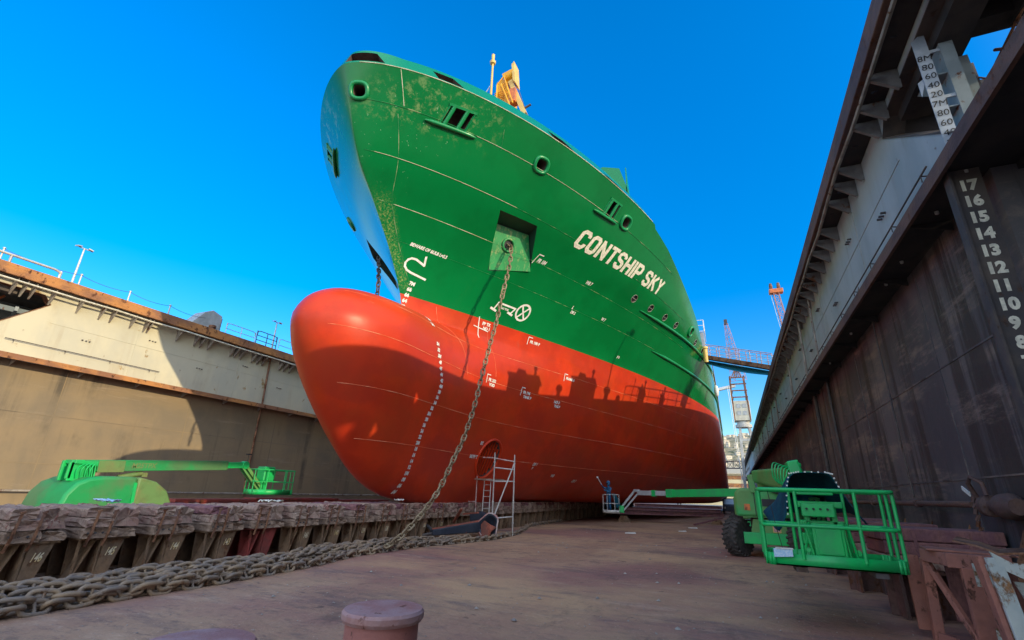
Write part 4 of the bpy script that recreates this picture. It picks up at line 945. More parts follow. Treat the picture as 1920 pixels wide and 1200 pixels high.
hang = smoothpath([HAWSE + pn * .05, HAWSE + pn * .28 + Vector((0, 0, -.2)), (-8.3, 18.0, 11.6), (-8.55, 17.86, 9.95), (-8.62, 17.62, 8.85), (-8.7, 17.3, 7.78), (-8.8, 16.88, 6.3), (-8.86, 16.48, 4.93), (-8.95, 15.97, 3.66), (-9.04, 15.45, 2.82),
    (-9.14, 14.86, 1.85), (-9.23, 14.29, 1.22), (-9.34, 13.64, .68), (-9.44, 13.05, .3), (-9.5, 12.6, .14)])
chain_thing('anchor_chain', 'anchor chain hanging from the green hawse pocket down to the dock floor', link_mats(hang, .24, 20, .03, rr), LKH, M['chainhang'], 'anchor chains')
# ranged chain on the floor: strands laid side by side between the aisle and the keel blocks
OUT = pchip([-1, 2, 3.9, 5.8, 8.2, 10.5, 12.1, 14, 15.2, 16.8, 18.9, 21.6, 24, 27.6, 34], [-8.7, -8.8, -8.86, -8.87, -8.95, -9.28, -9.5, -9.47, -9.4, -8.95, -8.78, -9.0, -9.6, -10.55, -10.8])
INN = pchip([-1, 2, 4.5, 6.5, 9, 11.3, 13.8, 16.5, 20], [-10.6, -10.6, -10.45, -10.55, -10.3, -10.65, -10.75, -9.6, -9.2])
mats_ = []
ends = [34, 21, 17.5, 16.8, 15.5, 14.6, 13.8, 12.6]
for k in range(8):
    path = []; y = -0.5; f0 = k / 7
    n1, n2 = rr.uniform(0, 6), rr.uniform(0, 6)
    while y < ends[k]:
        wv = .05 * math.sin(y * 1.1 + n1) + .04 * math.sin(y * 2.7 + n2)
        xo, xi = OUT(y) - .12, INN(y) + .12; x = xo + (xi - xo) * f0 + wv * (0 if k == 0 else 1) + (0.03 * math.sin(y * 2.1) if k == 0 else 0)
        path.append((x, y, .085 + (0 if k < 2 else .05 * (1 + math.sin(y * 1.7 + k * 2))))); y += .3
    mats_ += link_mats(path, .282, 38, .09, rr, 84)
for (ya, yb, fr, z0) in ((1, 12, .3, .2), (2, 13, .55, .21), (6.5, 15.5, .42, .2), (0, 7, .75, .2), (3, 9, .14, .17)):
    path = []; y = ya; n1 = rr.uniform(0, 6)
    while y < yb: path.append((OUT(y) + (INN(y) - OUT(y)) * (fr + .07 * math.sin(y * .9 + n1)), y, z0 + .02 * math.sin(y * 2))); y += .3
    mats_ += link_mats(path, .282, 30, .12, rr, 80)
chain_thing('anchor_chain', 'long heap of rusty anchor chain ranged in rows on the floor beside the keel blocks', mats_, LK, M['chain'], 'anchor chains')
mats_ = []
for k in range(5):
    path = []; y = 3.0; n1 = rr.uniform(0, 6)
    while y < 15: path.append((-13.9 - .32 * k + .08 * math.sin(y * 1.3 + n1), y, .09 + .12 * (k % 2))); y += .3
    mats_ += link_mats(path, .282, 35, .1, rr, 82)
chain_thing('anchor_chain', 'dark second heap of anchor chain lying behind the keel blocks at the left', mats_, LK, M['chain'], 'anchor chains', keep=60)
h2 = [Vector((-12.45, 14.85, 12.0)) + (Vector((-12.2, 14.6, 8.7)) - Vector((-12.45, 14.85, 12.0))) * (k / 10) for k in range(11)]
chain_thing('anchor_chain', 'dark starboard anchor chain dropping past the stem onto the bulb', link_mats([(-13.5, 15.2, 11.5), (-12.75, 14.55, 9.9), (-12.7, 14.5, 8.75)], .24, 10, .03, rr), LKH, M['darksteel'], 'anchor chains')
# ================================================================ keel blocks
def block(variant, rr, red=False, simple=False):
    """long side across the dock (x); local origin at floor centre; +x end carries the number plate"""
    root = thing('keel_block', None, None)
    ped = M['redped'] if red else M['pedestal']
    b = MB(); hx = .86
    b.box(-hx - .05, hx + .05, -.42, .42, 0, .03); b.box(-hx - .05, hx + .05, -.44, .44, .70, .735); b.box(-hx, hx - .15, -.02, .02, .03, .70)
    for x in (-.5, 0.0, .5): b.hexa([(x-.015, -.38, .03), (x+.015, -.38, .03), (x+.015, .38, .03), (x-.015, .38, .03), (x-.015, -.42, .70), (x+.015, -.42, .70), (x+.015, .42, .70), (x-.015, .42, .70)])
    for s in (-1, 1):      # leaning gusset, two posts
        b.hexa([(s*hx-.30*s, -.42, .03), (s*hx, -.42, .03), (s*hx, -.39, .03), (s*hx-.30*s, -.39, .03), (s*hx-.30*s, -.16, .70), (s*hx, -.16, .70), (s*hx, -.13, .70), (s*hx-.30*s, -.13, .70)])
        b.box(min(s*hx, s*hx-.04*s), max(s*hx, s*hx-.04*s), -.42, -.38, .03, .70); b.box(min(s*hx, s*hx-.2*s), max(s*hx, s*hx-.2*s), -.05, -.02, .03, .70)
        b.hexa([(s*(hx-.02)-.02, -.02, .03), (s*(hx-.02)+.02, -.02, .03), (s*(hx-.02)+.02, .20, .03), (s*(hx-.02)-.02, .20, .03), (s*hx-.02, .02, .70), (s*hx+.02, .02, .70), (s*hx+.02, .38, .70), (s*hx-.02, .38, .70)])
    b.build('pedestal', ped, root)
    def rough(x0, x1, y0, y1, z0, z1, amp, n=9, ch=.04, m=5, slope=0.0):
        mb = MB(); prof = []
        for k in range(m): prof.append((y0 + (y1 - y0) * k / (m - 1), z0))
        for k in range(3): prof.append((y1, z0 + (z1 - ch - z0) * (k + 1) / 3))
        for k in range(m): prof.append((y1 - ch + (y0 - y1 + 2 * ch) * k / (m - 1), z1))
        for k in range(3): prof.append((y0, z1 - ch + (z0 - z1 + ch) * k / 3))
        k = len(prof); c_y, c_z = (y0 + y1) / 2, (z0 + z1) / 2
        for i in range(n):
            x = x0 + (x1 - x0) * i / (n - 1); e = rr.uniform(-amp, amp)
            for (y, z) in prof: mb.v.append((x + (rr.uniform(-amp, amp) * 1.5 if i in (0, n - 1) else rr.uniform(-.015, .015)), y + rr.uniform(-amp, amp), z + (rr.uniform(-amp, amp) + e * .4 if z > z0 + .01 else 0) + slope * (y - c_y)))
        for i in range(n - 1):
            for j in range(k): mb.f.append([i*k+j, i*k+(j+1) % k, (i+1)*k+(j+1) % k, (i+1)*k+j]); mb.m.append(0)
        for i in (0, n - 1):   # end grain, caved in
            mb.v.append(((x0 if i == 0 else x1) + (.04 if i == 0 else -.04), c_y, c_z)); c_ = len(mb.v) - 1
            for j in range(k): mb.f.append([i*k+j, i*k+(j+1) % k, c_]); mb.m.append(0)
        return mb
    def irr(): return rr.uniform(-.05, .05)
    rough(-1.0, 1.0, -.47, .10 + irr(), .738, .915, .010).build('lower_timber', M['timber2'], root)
    rough(-.98, .96 + irr(), .11, .48, .738, .90 + irr() * .5, .022).build('lower_timber', M['timber2'], root)
    rough(-.98, .97 + irr(), -.45, .06 + irr(), .925, 1.09, .018, 12).build('middle_timber', M['timber'], root)
    rough(-.96, .93 + irr(), -.44, .0 + irr(), 1.095, 1.262, .016, 12).build('cap_timber', M['purple'] if variant == 1 else M['timber'], root)
    rough(-.95, .88 + irr() * 2, .08, .49, .925, 1.255 + irr() * .3, .03 if not simple else .022, 14, .06).build('cap_timber', M['purple'] if variant == 2 else M['timber'], root)
    if not simple:
        for y in (-.32 + irr(), -.03 + irr()):
            b = MB(); dy = -.06
            b.beam((1.0, y, 1.2), (1.03, y + dy, .80), .045, .014, (1, 0, 0)); b.beam((1.03, y + dy, .80), (1.0, y + dy * 1.6, .60), .045, .014, (1, 0, 0)); b.beam((.99, y - .03, 1.2), (1.0, y + .04, 1.22), .035, .035)
            b.build('strap', M['rusty'], root)
        for k in range(4): MB().tube([(1.0, -.40 + .13 * k, .83), (1.025, -.40 + .13 * k, .83)], .018, 8).build('bolt', M['darksteel'], root)
    return root
def glyph(root, s, m=None):
    b = MB(); put_text(b, s, lambda u, v: (.888, .155 + u * .78, v + .42), size=.19, bold=.006, sx=.78, align='CENTER', shear=.25)
    b2 = MB(); b2.add([(.868 + .020 * max(0, (z - .03) / .67), y + (z - .45) * .12, z) for x, y, z in b.v], b.f); b2.build('number', m or M['yellowmark'], root)
BX = -11.92
protos = [block(0, random.Random(1)), block(1, random.Random(2)), block(0, random.Random(3), simple=True), block(1, random.Random(4), simple=True), block(0, random.Random(5), red=True), block(0, random.Random(6)), block(1, random.Random(8))]
def nonum(t): return t
seq = [(4.9, 0, '146'), (6.1, 5, '145'), (7.3, 0, '144'), (8.5, 1, '143'), (9.7, 4, None), (10.9, 5, '141'), (12.1, 0, '140'), (13.3, 6, '139'), (14.5, 5, '138'), (15.7, 1, '137'), (16.9, 0, '136'), (18.1, 6, '135')]
seq = [(3.7, 6, '147')] + seq
k = 0; y = 19.3; n = 134
while y < 62: seq.append((y, 2 + k % 2, None)); y += 1.2; k += 1
GK = 'keel blocks in a row under the ship'
for i, (y, pi, num) in enumerate(seq):
    o = copy_tree(protos[pi]); o.scale = (1, .93, 1); o.location = (BX + rr.uniform(-.04, .04), y, 0); o.rotation_euler = (0, 0, rr.uniform(-.03, .03))
    if num: glyph(o, num); lab = 'timber topped keel block numbered %s on its steel foot' % num
    elif pi == 4: lab = 'keel block with a bright red painted steel foot, next to number 143'
    else: lab = 'unnumbered far keel block in the shadow under the ship, past the scaffold tower'
    tag(o, lab, 'keel block', GK)
for p in protos:
    for c in list(p.children): bpy.data.objects.remove(c)
    bpy.data.objects.remove(p)
# plastic and rags on the block tops, red planks behind
for i, (x, y, z, sx_, sy_, mm, lab) in enumerate(((-11.6, 6.2, 1.31, .5, .25, 'whitebox', 'crumpled pale blue plastic on the leftmost block tops'), (-11.5, 10.1, 1.30, .4, .5, 'cream', 'pale rags on top of the keel blocks left of the bow'),
        (-11.3, 15.6, 1.33, .3, .25, 'white', 'white rag on the block just under the bulb foot'))):
    b = MB(); r2 = random.Random(i); n = 9
    for a in range(n):
        for c_ in range(n): b.v.append(((a / (n - 1) - .5) * sx_, (c_ / (n - 1) - .5) * sy_, r2.uniform(0, .07) + .02))
    for a in range(n - 1):
        for c_ in range(n - 1): q = a * n + c_; b.f.append([q, q + 1, q + n + 1, q + n]); b.m.append(0)
    o = b.build('rag', M[mm], smooth=50, loc=(x, y, z)); so_ = o.modifiers.new('s', 'SOLIDIFY'); so_.thickness = .01; tag(o, lab, 'rag')
for k, (y0, ln, z) in enumerate(((12.8, 4.5, .75), (16.4, 5.2, .8), (21.5, 4.5, .72))):
    t = thing('plank_stack', ['nearest red painted plank stack on trestle legs behind the keel blocks', 'middle red plank stack below the small green basket', 'farthest red plank stack, towards the bulb'][k], 'planks', (-20, y0, 0), 0, 'red plank stacks by the left wall')
    b = MB()
    for q in range(3): b.box(-.4, .4, 0, ln, z + q * .13, z + .11 + q * .13)
    b.build('plank', M['redped'], t, bevel=.01)
    b = MB(); b.box(-.3, .3, .4, .55, 0, z); b.box(-.3, .3, ln - .55, ln - .4, 0, z); b.build('leg', M['pedestal'], t)
M['liftcover'] = mat('lift_cover_green', (0.008, 0.30, 0.085), 0.5, (0.08, 0.20, 0.08), 0.8, fac=(0.4, 0.65), dirt=0.2)
# ================================================================ boom lifts
def wheel(root, x, y, r_=.6, wd=.38, seed=0):
    b = MB(); b.lathe([(r_ * .55, -wd / 2), (r_ * .86, -wd / 2), (r_ * .95, -wd * .38), (r_ * .96, wd * .38), (r_ * .86, wd / 2), (r_ * .55, wd / 2)], (0, 0, 0), 'x', 32)
    for k in range(22):
        a = 2 * math.pi * k / 22
        for s in (-1, 1):
            aa = a + (.5 * 2 * math.pi / 22 if s > 0 else 0); c, sn = math.cos(aa), math.sin(aa); c2, s2 = math.cos(aa + .16), math.sin(aa + .16)
            b.beam((s * wd * .02, c * r_ * .97, sn * r_ * .97), (s * wd * .5, c2 * r_ * .93, s2 * r_ * .93), .06, .07, (0, c, sn))
    o = b.build('wheel', M['rubber'], root, loc=(x, y, r_))
    b = MB(); b.lathe([(r_ * .2, -wd * .42), (r_ * .5, -wd * .40), (r_ * .56, -wd * .5), (r_ * .56, wd * .5), (r_ * .5, wd * .4), (r_ * .2, wd * .42)], (0, 0, 0), 'x', 24)
    b.build('rim', M['liftgreen'], o, 40)
    return o
def basket(root, w_, d_, h_, base, m, r_=.022, name='basket', tarp=None):
    """platform centred on base with rails; x = width"""
    x, y, z = base
    fl = MB(); n = 10; pts = []
    rc = .12
    for (cx, cy, a0) in ((w_/2-rc, -d_/2+rc, -90), (w_/2-rc, d_/2-rc, 0), (-w_/2+rc, d_/2-rc, 90), (-w_/2+rc, -d_/2+rc, 180)):
        for k in range(5): a = R(a0 + 22.5 * k); pts.append((x + cx + rc * math.cos(a), y + cy + rc * math.sin(a)))
    fl.prism(pts, z, z + .02, 'z')
    n = len(pts)
    for i in range(n):
        a, c_ = pts[i], pts[(i + 1) % n]; fl.add([(a[0], a[1], z), (c_[0], c_[1], z), (c_[0], c_[1], z + .17), (a[0], a[1], z + .17)], [(0, 1, 2, 3)])
    o = fl.build('platform', m, root, 40); so_ = o.modifiers.new('s', 'SOLIDIFY'); so_.thickness = .02
    rp = [(p[0], p[1], z + h_) for p in pts]
    MB().tube(rp, r_ * 1.15, 8, closed=True).build('top_rail', m, root, 60)
    rp = [(p[0], p[1], z + h_ * .52) for p in pts]
    MB().tube(rp, r_, 8, closed=True).build('mid_rail', m, root, 60)
    for px, py in ((-w_/2, -d_/2+rc), (-w_*.22, -d_/2), (w_*.22, -d_/2), (w_/2, -d_/2+rc), (w_/2, 0), (w_/2, d_/2-rc), (w_*.22, d_/2), (-w_*.22, d_/2), (-w_/2, d_/2-rc), (-w_/2, 0)):
        MB().tube([(x + px, y + py, z + .1), (x + px, y + py, z + h_)], r_, 8).build('rail_post', m, root, 60)
    return root
def hood(prof, w_, m, root, name='hood', bevel=.06, seg=None):
    return MB().prism([(y, z) for y, z in prof], -w_ / 2, w_ / 2, 'x').build(name, m, root, 40, bevel)
# --- lift near, on the right
A = thing('boom_lift', 'nearest green boom lift on the right, with a big empty basket and blue tarpaulin', 'boom lift', (1.0, 19.9, 0), 0, 'green boom lifts')
for x in (-.98, .98):
    o = wheel(A, x, -.1, .6, .5); o.rotation_euler = (0, 0, R(-32)); wheel(A, x, 2.6, .6, .5)
b = MB(); b.box(-.8, .8, -.42, -.2, .42, .78); b.box(-.45, .45, -.2, 3.0, .5, .8); b.box(-.8, .8, 2.5, 2.7, .45, .75); b.build('chassis', M['liftgreen'], A, bevel=.02)
b = MB(); b.prism([(-.55, .78), (.62, .78), (.55, 1.2), (-.45, 1.2)], -.3, -.24); b.build('front_plate', M['liftdusty'], A, bevel=.01)
b = MB(); b.prism([(.34, .95), (.34, 1.06), (.42, .0 + 1.06), (.24, 1.16), (.06, 1.06), (.14, 1.06), (.14, .82), (.34, .82)], -.315, -.302); b.build('arrow_mark', M['jibred'], A)
b = MB(); b.prism([(.36, .80), (.36, 1.045), (.47, 1.045), (.24, 1.19), (.01, 1.045), (.12, 1.045), (.12, .80)], -.308, -.300); b.build('arrow_border', M['whead'], A)
b = MB(); b.lathe([(.5, .8), (.5, 1.2)], (0, 1.2, 0), n=24); b.build('turntable', M['darksteel'], A)
b = MB()
prof = [(-.95, 1.28), (-.95, 1.85), (-.93, 2.05), (-.80, 2.2), (-.15, 2.2), (-.1, 2.2), (.75, 1.9), (.8, 1.28)]
b.prism(prof, -.5, 2.5); b.build('engine_cover', M['liftdusty'], A, 30, bevel=.09)
b = MB(); b.box(-.35, -.33, -.53, -.5, 1.3, 2.15); b.box(-.12, .3, -.53, -.5, 1.62, 1.86); b.build('cover_gap', M['black'], A)
b = MB(); b.box(-.68, -.5, -.512, -.5, 1.48, 1.68); b.build('warning_sticker', M['orange'], A)
b = MB(); b.hexa([(-.42, -.6, 2.05), (-.22, -.6, 2.05), (-.22, -.4, 2.05), (-.42, -.4, 2.05), (-.48, -.6, 2.62), (-.32, -.6, 2.66), (-.32, -.4, 2.66), (-.48, -.4, 2.62)]); b.build('bracket', M['liftdusty'], A, bevel=.02)
# boom: heel, cover, telescopic sections coming towards the camera, jib to the basket
b = MB(); b.beam((.1, 2.2, 2.35), (.75, -3.0, 2.60), .36, .42); b.build('main_boom', M['liftdusty'], A, bevel=.02)
b = MB(); b.hexa([(-.28, .6, 2.42), (.62, -2.2, 2.1), (.7, -1.4, 2.1), (-.1, 1.2, 2.42), (-.28, .6, 2.85), (.62, -2.2, 2.82), (.7, -1.4, 2.82), (-.1, 1.2, 2.85)]); b.build('boom_cover', M['liftdusty'], A, bevel=.08)
b = MB(); b.beam((.72, -2.9, 2.60), (.34, -7.2, 2.36), .26, .30); b.build('boom_extension', M['liftgreen'], A, bevel=.02)
b = MB(); b.hexa([(.2, -7.7, 2.12), (.46, -7.7, 2.08), (.46, -7.1, 2.08), (.2, -7.1, 2.12), (.14, -7.7, 2.62), (.36, -7.7, 2.66), (.36, -7.1, 2.66), (.14, -7.1, 2.62)]); b.box(.34, .42, -7.6, -7.2, 2.5, 2.6); b.build('boom_head', M['liftgreen'], A, bevel=.03)
b = MB(); r2 = random.Random(4)
for k in range(6):
    x0 = .0 + .05 * k; b.tube(smoothpath([(x0 + .1, -7.5, 2.5), (x0 - .12, -7.7, 2.58 - .03 * k), (x0 - .16, -7.72, 2.3 - .04 * k), (x0 - .02, -7.7, 2.15 - .02 * k), (x0 + .08, -7.8, 2.3)], 6), .016, 6)
b.build('hose', M['liftgreen'], A, 60)
b = MB(); b.beam((.55, -7.3, 2.35), (.35, -9.4, 1.35), .2, .22); b.beam((.25, -7.3, 2.2), (.15, -9.4, 1.2), .12, .14); b.build('jib', M['liftdusty'], A, bevel=.02)
b = MB()
for k in range(4): b.tube(smoothpath([(.30 + .05 * k, -7.4, 2.2), (.5 + .04 * k, -8.2, 1.75), (.34 + .07 * k, -9.2, 1.55), (.2 + .1 * k, -9.75, 1.55 - .08 * k)], 8), .014, 6)
b.build('cable_loom', M['black'], A, 60)
b = MB(); b.tube([(.42, -7.4, 2.15), (.38, -8.8, 1.5)], .05, 10); b.tube([(.40, -8.2, 1.82), (.37, -9.3, 1.28)], .028, 10); b.build('jib_cylinder', M['galv'], A, 50)
b = MB(); b.box(-.0, .62, -9.95, -9.75, 1.15, 1.32); b.box(.08, .16, -9.9, -9.7, .95, 1.75); b.box(.47, .55, -9.9, -9.7, .95, 1.75); b.box(-.02, .65, -9.92, -9.8, 1.72, 1.82); b.box(.0, .64, -9.9, -9.82, 1.42, 1.52); b.build('basket_mount', M['liftgreen'], A, bevel=.015)
basket(A, 1.80, .95, 1.1, (.29, -10.25, .88), M['liftgreen'], .026)
b = MB(); b.box(.12, .56, -10.22, -10.18, 1.0, 1.48); b.box(.16, .52, -10.24, -10.21, 1.02, 1.45); b.build('toolbox_plate', M['liftgreen'], A, bevel=.015)
for k in range(4): MB().lathe([(.018, 0), (.018, .03)], (.1 + .1 * k, -10.13, 1.70), 'y', 10).build('control_knob', M['black'], A)
b = MB(); b.box(.03, .50, -10.1, -9.96, 1.58, 1.78); b.box(.0, .53, -10.05, -9.9, 1.92, 2.02); b.build('control_console', M['liftgreen'], A, bevel=.015)
b = MB()
for k in range(5): b.tube([(.1 + .08 * k, -9.9, 1.85), (.14 + .08 * k, -9.85, 1.70), (.08 + .08 * k, -9.88, 1.58)], .012, 5)
b.build('hose', M['black'], A, 50)
b = MB()
for P_, Q_ in (((.1, -10.15, 1.5), (-.02, -10.1, 1.0)), ((.02, -10.15, 1.5), (.1, -10.15, 1.0)), ((.62, -10.15, 1.5), (.7, -10.1, 1.0)), ((.56, -10.15, 1.5), (.6, -10.15, 1.0))): b.tube([P_, Q_], .02, 6)
b.lathe([(.03, 0), (.03, .02)], (-.03, -10.72, 1.12), 'y', 10); b.build('brace', M['liftgreen'], A)
b = MB(); b.lathe([(.045, 0), (.045, .015)], (0, -10.1, 1.1), 'y', 12); b.lathe([(.045, 0), (.045, .015)], (.72, -10.1, 1.07), 'y', 12); b.build('lifting_eye', M['liftgreen'], A)
for x in (-.15, .85): b = MB(); b.box(x - .08, x + .08, -10.7, -10.2, .80, .87); b.build('fork_pocket', M['darksteel'], A)
# blue tarpaulin hood over the console, open to the front, with a studded edge
b = MB(); Hx0, Hx1 = -.06, .56
def tp(x, y, z): return (x, y, z)
rows_ = [[(-.30, -9.75, 1.35), (-.16, -9.78, 1.60), (-.13, -9.8, 2.0), (-.05, -9.8, 2.27), (.10, -9.8, 2.30), (.5, -9.8, 2.30), (.60, -9.8, 2.27), (.68, -9.8, 2.0), (.86, -9.78, 1.68), (.98, -9.7, 1.45)],
         [(-.34, -9.5, 1.25), (-.22, -9.5, 1.55), (-.16, -9.5, 1.95), (-.09, -9.5, 2.27), (.08, -9.5, 2.31), (.52, -9.5, 2.31), (.64, -9.5, 2.25), (.74, -9.5, 1.95), (.95, -9.45, 1.62), (1.08, -9.4, 1.5)],
         [(-.50, -9.0, 1.6), (-.36, -9.0, 1.72), (-.25, -9.0, 1.9), (-.1, -9.0, 2.15), (.08, -9.0, 2.2), (.5, -9.0, 2.2), (.64, -9.0, 2.12), (.76, -9.0, 1.9), (.86, -9.0, 1.75), (.9, -9.0, 1.7)],
         [(-.5, -8.6, 1.6), (-.36, -8.5, 1.72), (-.2, -8.5, 1.8), (-.05, -8.5, 1.9), (.1, -8.5, 1.95), (.45, -8.5, 1.95), (.55, -8.5, 1.85), (.62, -8.5, 1.75), (.68, -8.5, 1.65), (.7, -8.5, 1.6)]]
for row in rows_: b.v += row
for i in range(3):
    for j in range(9): q = i * 10 + j; b.f.append([q, q + 1, q + 11, q + 10]); b.m.append(0)
b.add([rows_[3][i] for i in range(10)], [list(range(10))])
o = b.build('tarpaulin', M['tarp'], A, 70); sb = o.modifiers.new('s', 'SUBSURF'); sb.levels = sb.render_levels = 1; so_ = o.modifiers.new('t', 'SOLIDIFY'); so_.thickness = .012
b = MB(); fr = rows_[0][1:8]
for a, c_ in zip(fr, fr[1:]):
    for k in range(4):
        f = k / 4; p = [a[i] + (c_[i] - a[i]) * f for i in range(3)]; MB().box(p[0] - .012, p[0] + .012, p[1] - .03, p[1] - .01, p[2] - .012, p[2] + .012).build('stud', M['white'], A)
t = thing('document_box', 'small pale blue box clipped to the front rail of the nearest lift basket', 'box', (.62, 9.12, 1.06))
b = MB(); b.hexa([(-.13, 0, -.07), (.13, 0, -.05), (.13, .05, -.05), (-.13, .05, -.07), (-.13, 0, .05), (.13, 0, .05), (.13, .05, .05), (-.13, .05, .05)]); b.build('box_body', M['whitebox'], t, bevel=.006)
b = MB(); b.box(-.1, .14, -.01, .06, .052, .07); b.build('box_lid', M['white'], t)
b = MB(); b.tube(smoothpath([(0, .02, .07), (-.05, .05, .4), (-.1, .1, .9), (-.12, .1, .93)]), .006, 5); b.build('cord', M['black'], t)
# --- lift on the left, behind the blocks
B = thing('boom_lift', 'green boom lift on the left behind the keel blocks, boom level with M25TPX on it', 'boom lift', (-16.0, 8.0, 0), 0, 'green boom lifts')
for x in (-.95, .95): wheel(B, x, -.6, .45, .3); wheel(B, x, 1.6, .45, .3)
b = MB(); b.box(-.6, .6, -1.0, 2.0, .3, .7); b.build('chassis', M['liftgreen'], B, bevel=.02)
pr = [(-.92, .72), (-.98, .95), (-.88, 1.4), (-.7, 1.66), (-.45, 1.79), (-.1, 1.84), (.5, 1.85), (.75, 1.84), (1.2, 1.74), (1.55, 1.5), (1.76, 1.15), (1.7, .85), (1.55, .74)]
b = MB(); b.prism([p for p in pr if p[0] < .7] + [(.70, 1.84), (.70, .74)], -.9, .9, 'x'); b.build('engine_cover', M['liftcover'], B, 40, bevel=.08)
b = MB(); b.prism([(.70, .74), (.70, 1.835)] + [p for p in pr if p[0] > .7], -.92, .92, 'x'); b.build('counterweight', M['liftolive'], B, 40, bevel=.12)
b = MB(); b.prism([(.6, .76), (.68, .76), (.72, 1.2), (.68, 1.7), (.60, 1.7), (.64, 1.2)], .9, .925, 'x'); b.build('cover_edge', M['liftgreen'], B)
b = MB(); put_text(b, 'M25TPX', lambda u, v: (.905, -.55 + u, .92 + v), size=.16, shear=.3, bold=.004); b.build('small_lettering', M['liftdusty'], B)
b = MB()
for s in (-1, 1): b.box(s * .2 - .04 + .2, s * .2 + .04 + .2, -.75, -.15, 1.7, 2.2); 
b.box(.0, .5, -.7, -.5, 2.12, 2.22); b.box(.36, .44, -.78, -.68, 1.75, 2.16); b.box(.36, .44, -.25, -.15, 1.75, 2.1); b.build('boom_heel', M['liftgreen'], B, bevel=.01)
b = MB()
for k in range(4): b.tube(smoothpath([(.5, -.6 + .1 * k, 1.78), (.52, -.62 + .1 * k, 2.0), (.5, -.45 + .07 * k, 2.12), (.5, -.35 + .05 * k, 1.8)], 5), .018, 6)
b.build('hose', M['liftgreen'], B, 60)
b = MB(); b.beam((.25, -.5, 2.08), (.25, 3.7, 2.33), .24, .30); b.build('main_boom', M['liftcover'], B, bevel=.015)
b = MB(); b.beam((.25, -.1, 2.08), (.25, .55, 2.12), .25, .31); b.build('boom_end_cover', M['liftolive'], B, bevel=.01)
b = MB(); put_text(b, 'M25TPX', lambda u, v: (.375, .72 + u * .95, 2.085 + u * .057 + v), size=.19, bold=.006, shear=.1); b.build('lettering', M['liftolive'], B)
b = MB(); b.tube([(.25, .5, 1.82), (.25, 1.1, 1.95)], .07, 10); b.box(.2, .3, 1.1, 1.25, 1.86, 1.98); b.build('lift_cylinder', M['liftolive'], B, 40)
b = MB(); b.beam((.25, 3.6, 2.33), (.25, 4.35, 2.38), .17, .2); b.lathe([(.13, -.12), (.13, .12)], (.25, 4.4, 2.38), 'x', 16); b.build('boom_head', M['liftgreen'], B, bevel=.01)
b = MB()
for dx in (-.07, .07): b.beam((.25 + dx, 4.4, 2.40), (.25 + dx, 5.25, 1.62), .06, .1); b.beam((.25 + dx, 4.32, 2.28), (.25 + dx, 5.15, 1.52), .05, .06)
b.tube([(.25, 4.35, 2.3), (.25, 5.0, 1.75)], .035, 8); b.build('jib', M['liftdusty'], B)
b = MB(); b.box(.1, .4, 5.15, 5.35, 1.45, 1.9); b.build('basket_mount', M['liftgreen'], B, bevel=.02)
b = MB(); b.box(.1, .5, 5.1, 5.55, 1.88, 2.38); b.build('console_cover', M['liftgreen'], B, bevel=.03)
S_ = bpy.data.objects.new('basket', None); COL.objects.link(S_); S_.parent = B; S_.location = (.35, 5.55, 1.42); S_.rotation_euler = (0, 0, R(78))
basket(S_, 1.5, .75, .85, (0, 0, 0), M['liftgreen'], .018)
b = MB(); b.tube([(.25, 4.5, 2.45), (.25, 4.5, 2.75)], .008, 5); b.box(.2, .3, 4.42, 4.58, 2.74, 2.78); b.build('beacon', M['black'], B)
# --- far lift with the worker
Cc = thing('boom_lift', 'far boom lift reaching a basket with a worker towards the red hull, body hidden', 'boom lift', (.9, 27.5, 0), 0, 'green boom lifts')
for x in (-.9, .9): wheel(Cc, x, 0); wheel(Cc, x, 2.6)
b = MB(); b.box(-.7, .7, -.2, 2.8, .5, .85); b.build('chassis', M['liftgreen'], Cc, bevel=.02)
b = MB(); b.prism([(-.3, .95), (2.9, .95), (3.0, 1.6), (2.3, 1.95), (-.2, 1.95)], -.9, .9, 'x'); b.build('engine_cover', M['liftdusty'], Cc, 40, bevel=.08)
b = MB(); b.beam((.4, 1.0, 2.2), (-4.1, 2.7, 2.02), .3, .40); b.build('main_boom', M['liftgreen'], Cc, bevel=.02)
b = MB(); b.beam((-4.0, 2.66, 2.03), (-4.35, 2.8, 2.02), .34, .44); b.beam((-5.0, 3.02, 2.0), (-5.2, 3.1, 2.0), .30, .34); b.build('boom_collar', M['liftgreen'], Cc, bevel=.01)
b = MB(); b.beam((-4.1, 2.7, 2.02), (-6.1, 3.45, 2.0), .2, .26); b.build('boom_extension', M['coverglass'], Cc, bevel=.01)
b = MB(); b.beam((-6.0, 3.4, 2.12), (-6.35, 3.5, 2.12), .16, .14); b.beam((-6.3, 3.5, 2.12), (-7.15, 3.5, 1.12), .1, .12); b.beam((-6.15, 3.5, 1.92), (-7.0, 3.5, .98), .1, .09); b.build('jib', M['coverglass'], Cc, bevel=.01)
b = MB(); b.box(-7.25, -6.98, 3.4, 3.6, .85, 1.25); b.build('basket_mount', M['liftgreen'], Cc, bevel=.02)
bs = bpy.data.objects.new('basket', None); COL.objects.link(bs); bs.parent = Cc; bs.location = (-7.75, 3.5, .80); bs.rotation_euler = (0, 0, R(10))
basket(bs, .95, .8, 1.05, (0, 0, 0), M['galv'], .016)
b = MB(); b.prism([(-7.35, 1.1), (-7.2, 1.2), (-7.3, 1.6), (-7.5, 1.9), (-7.65, 1.92), (-7.5, 1.5)], 3.2, 3.6); b.build('side_sheet', M['tarp'], Cc)
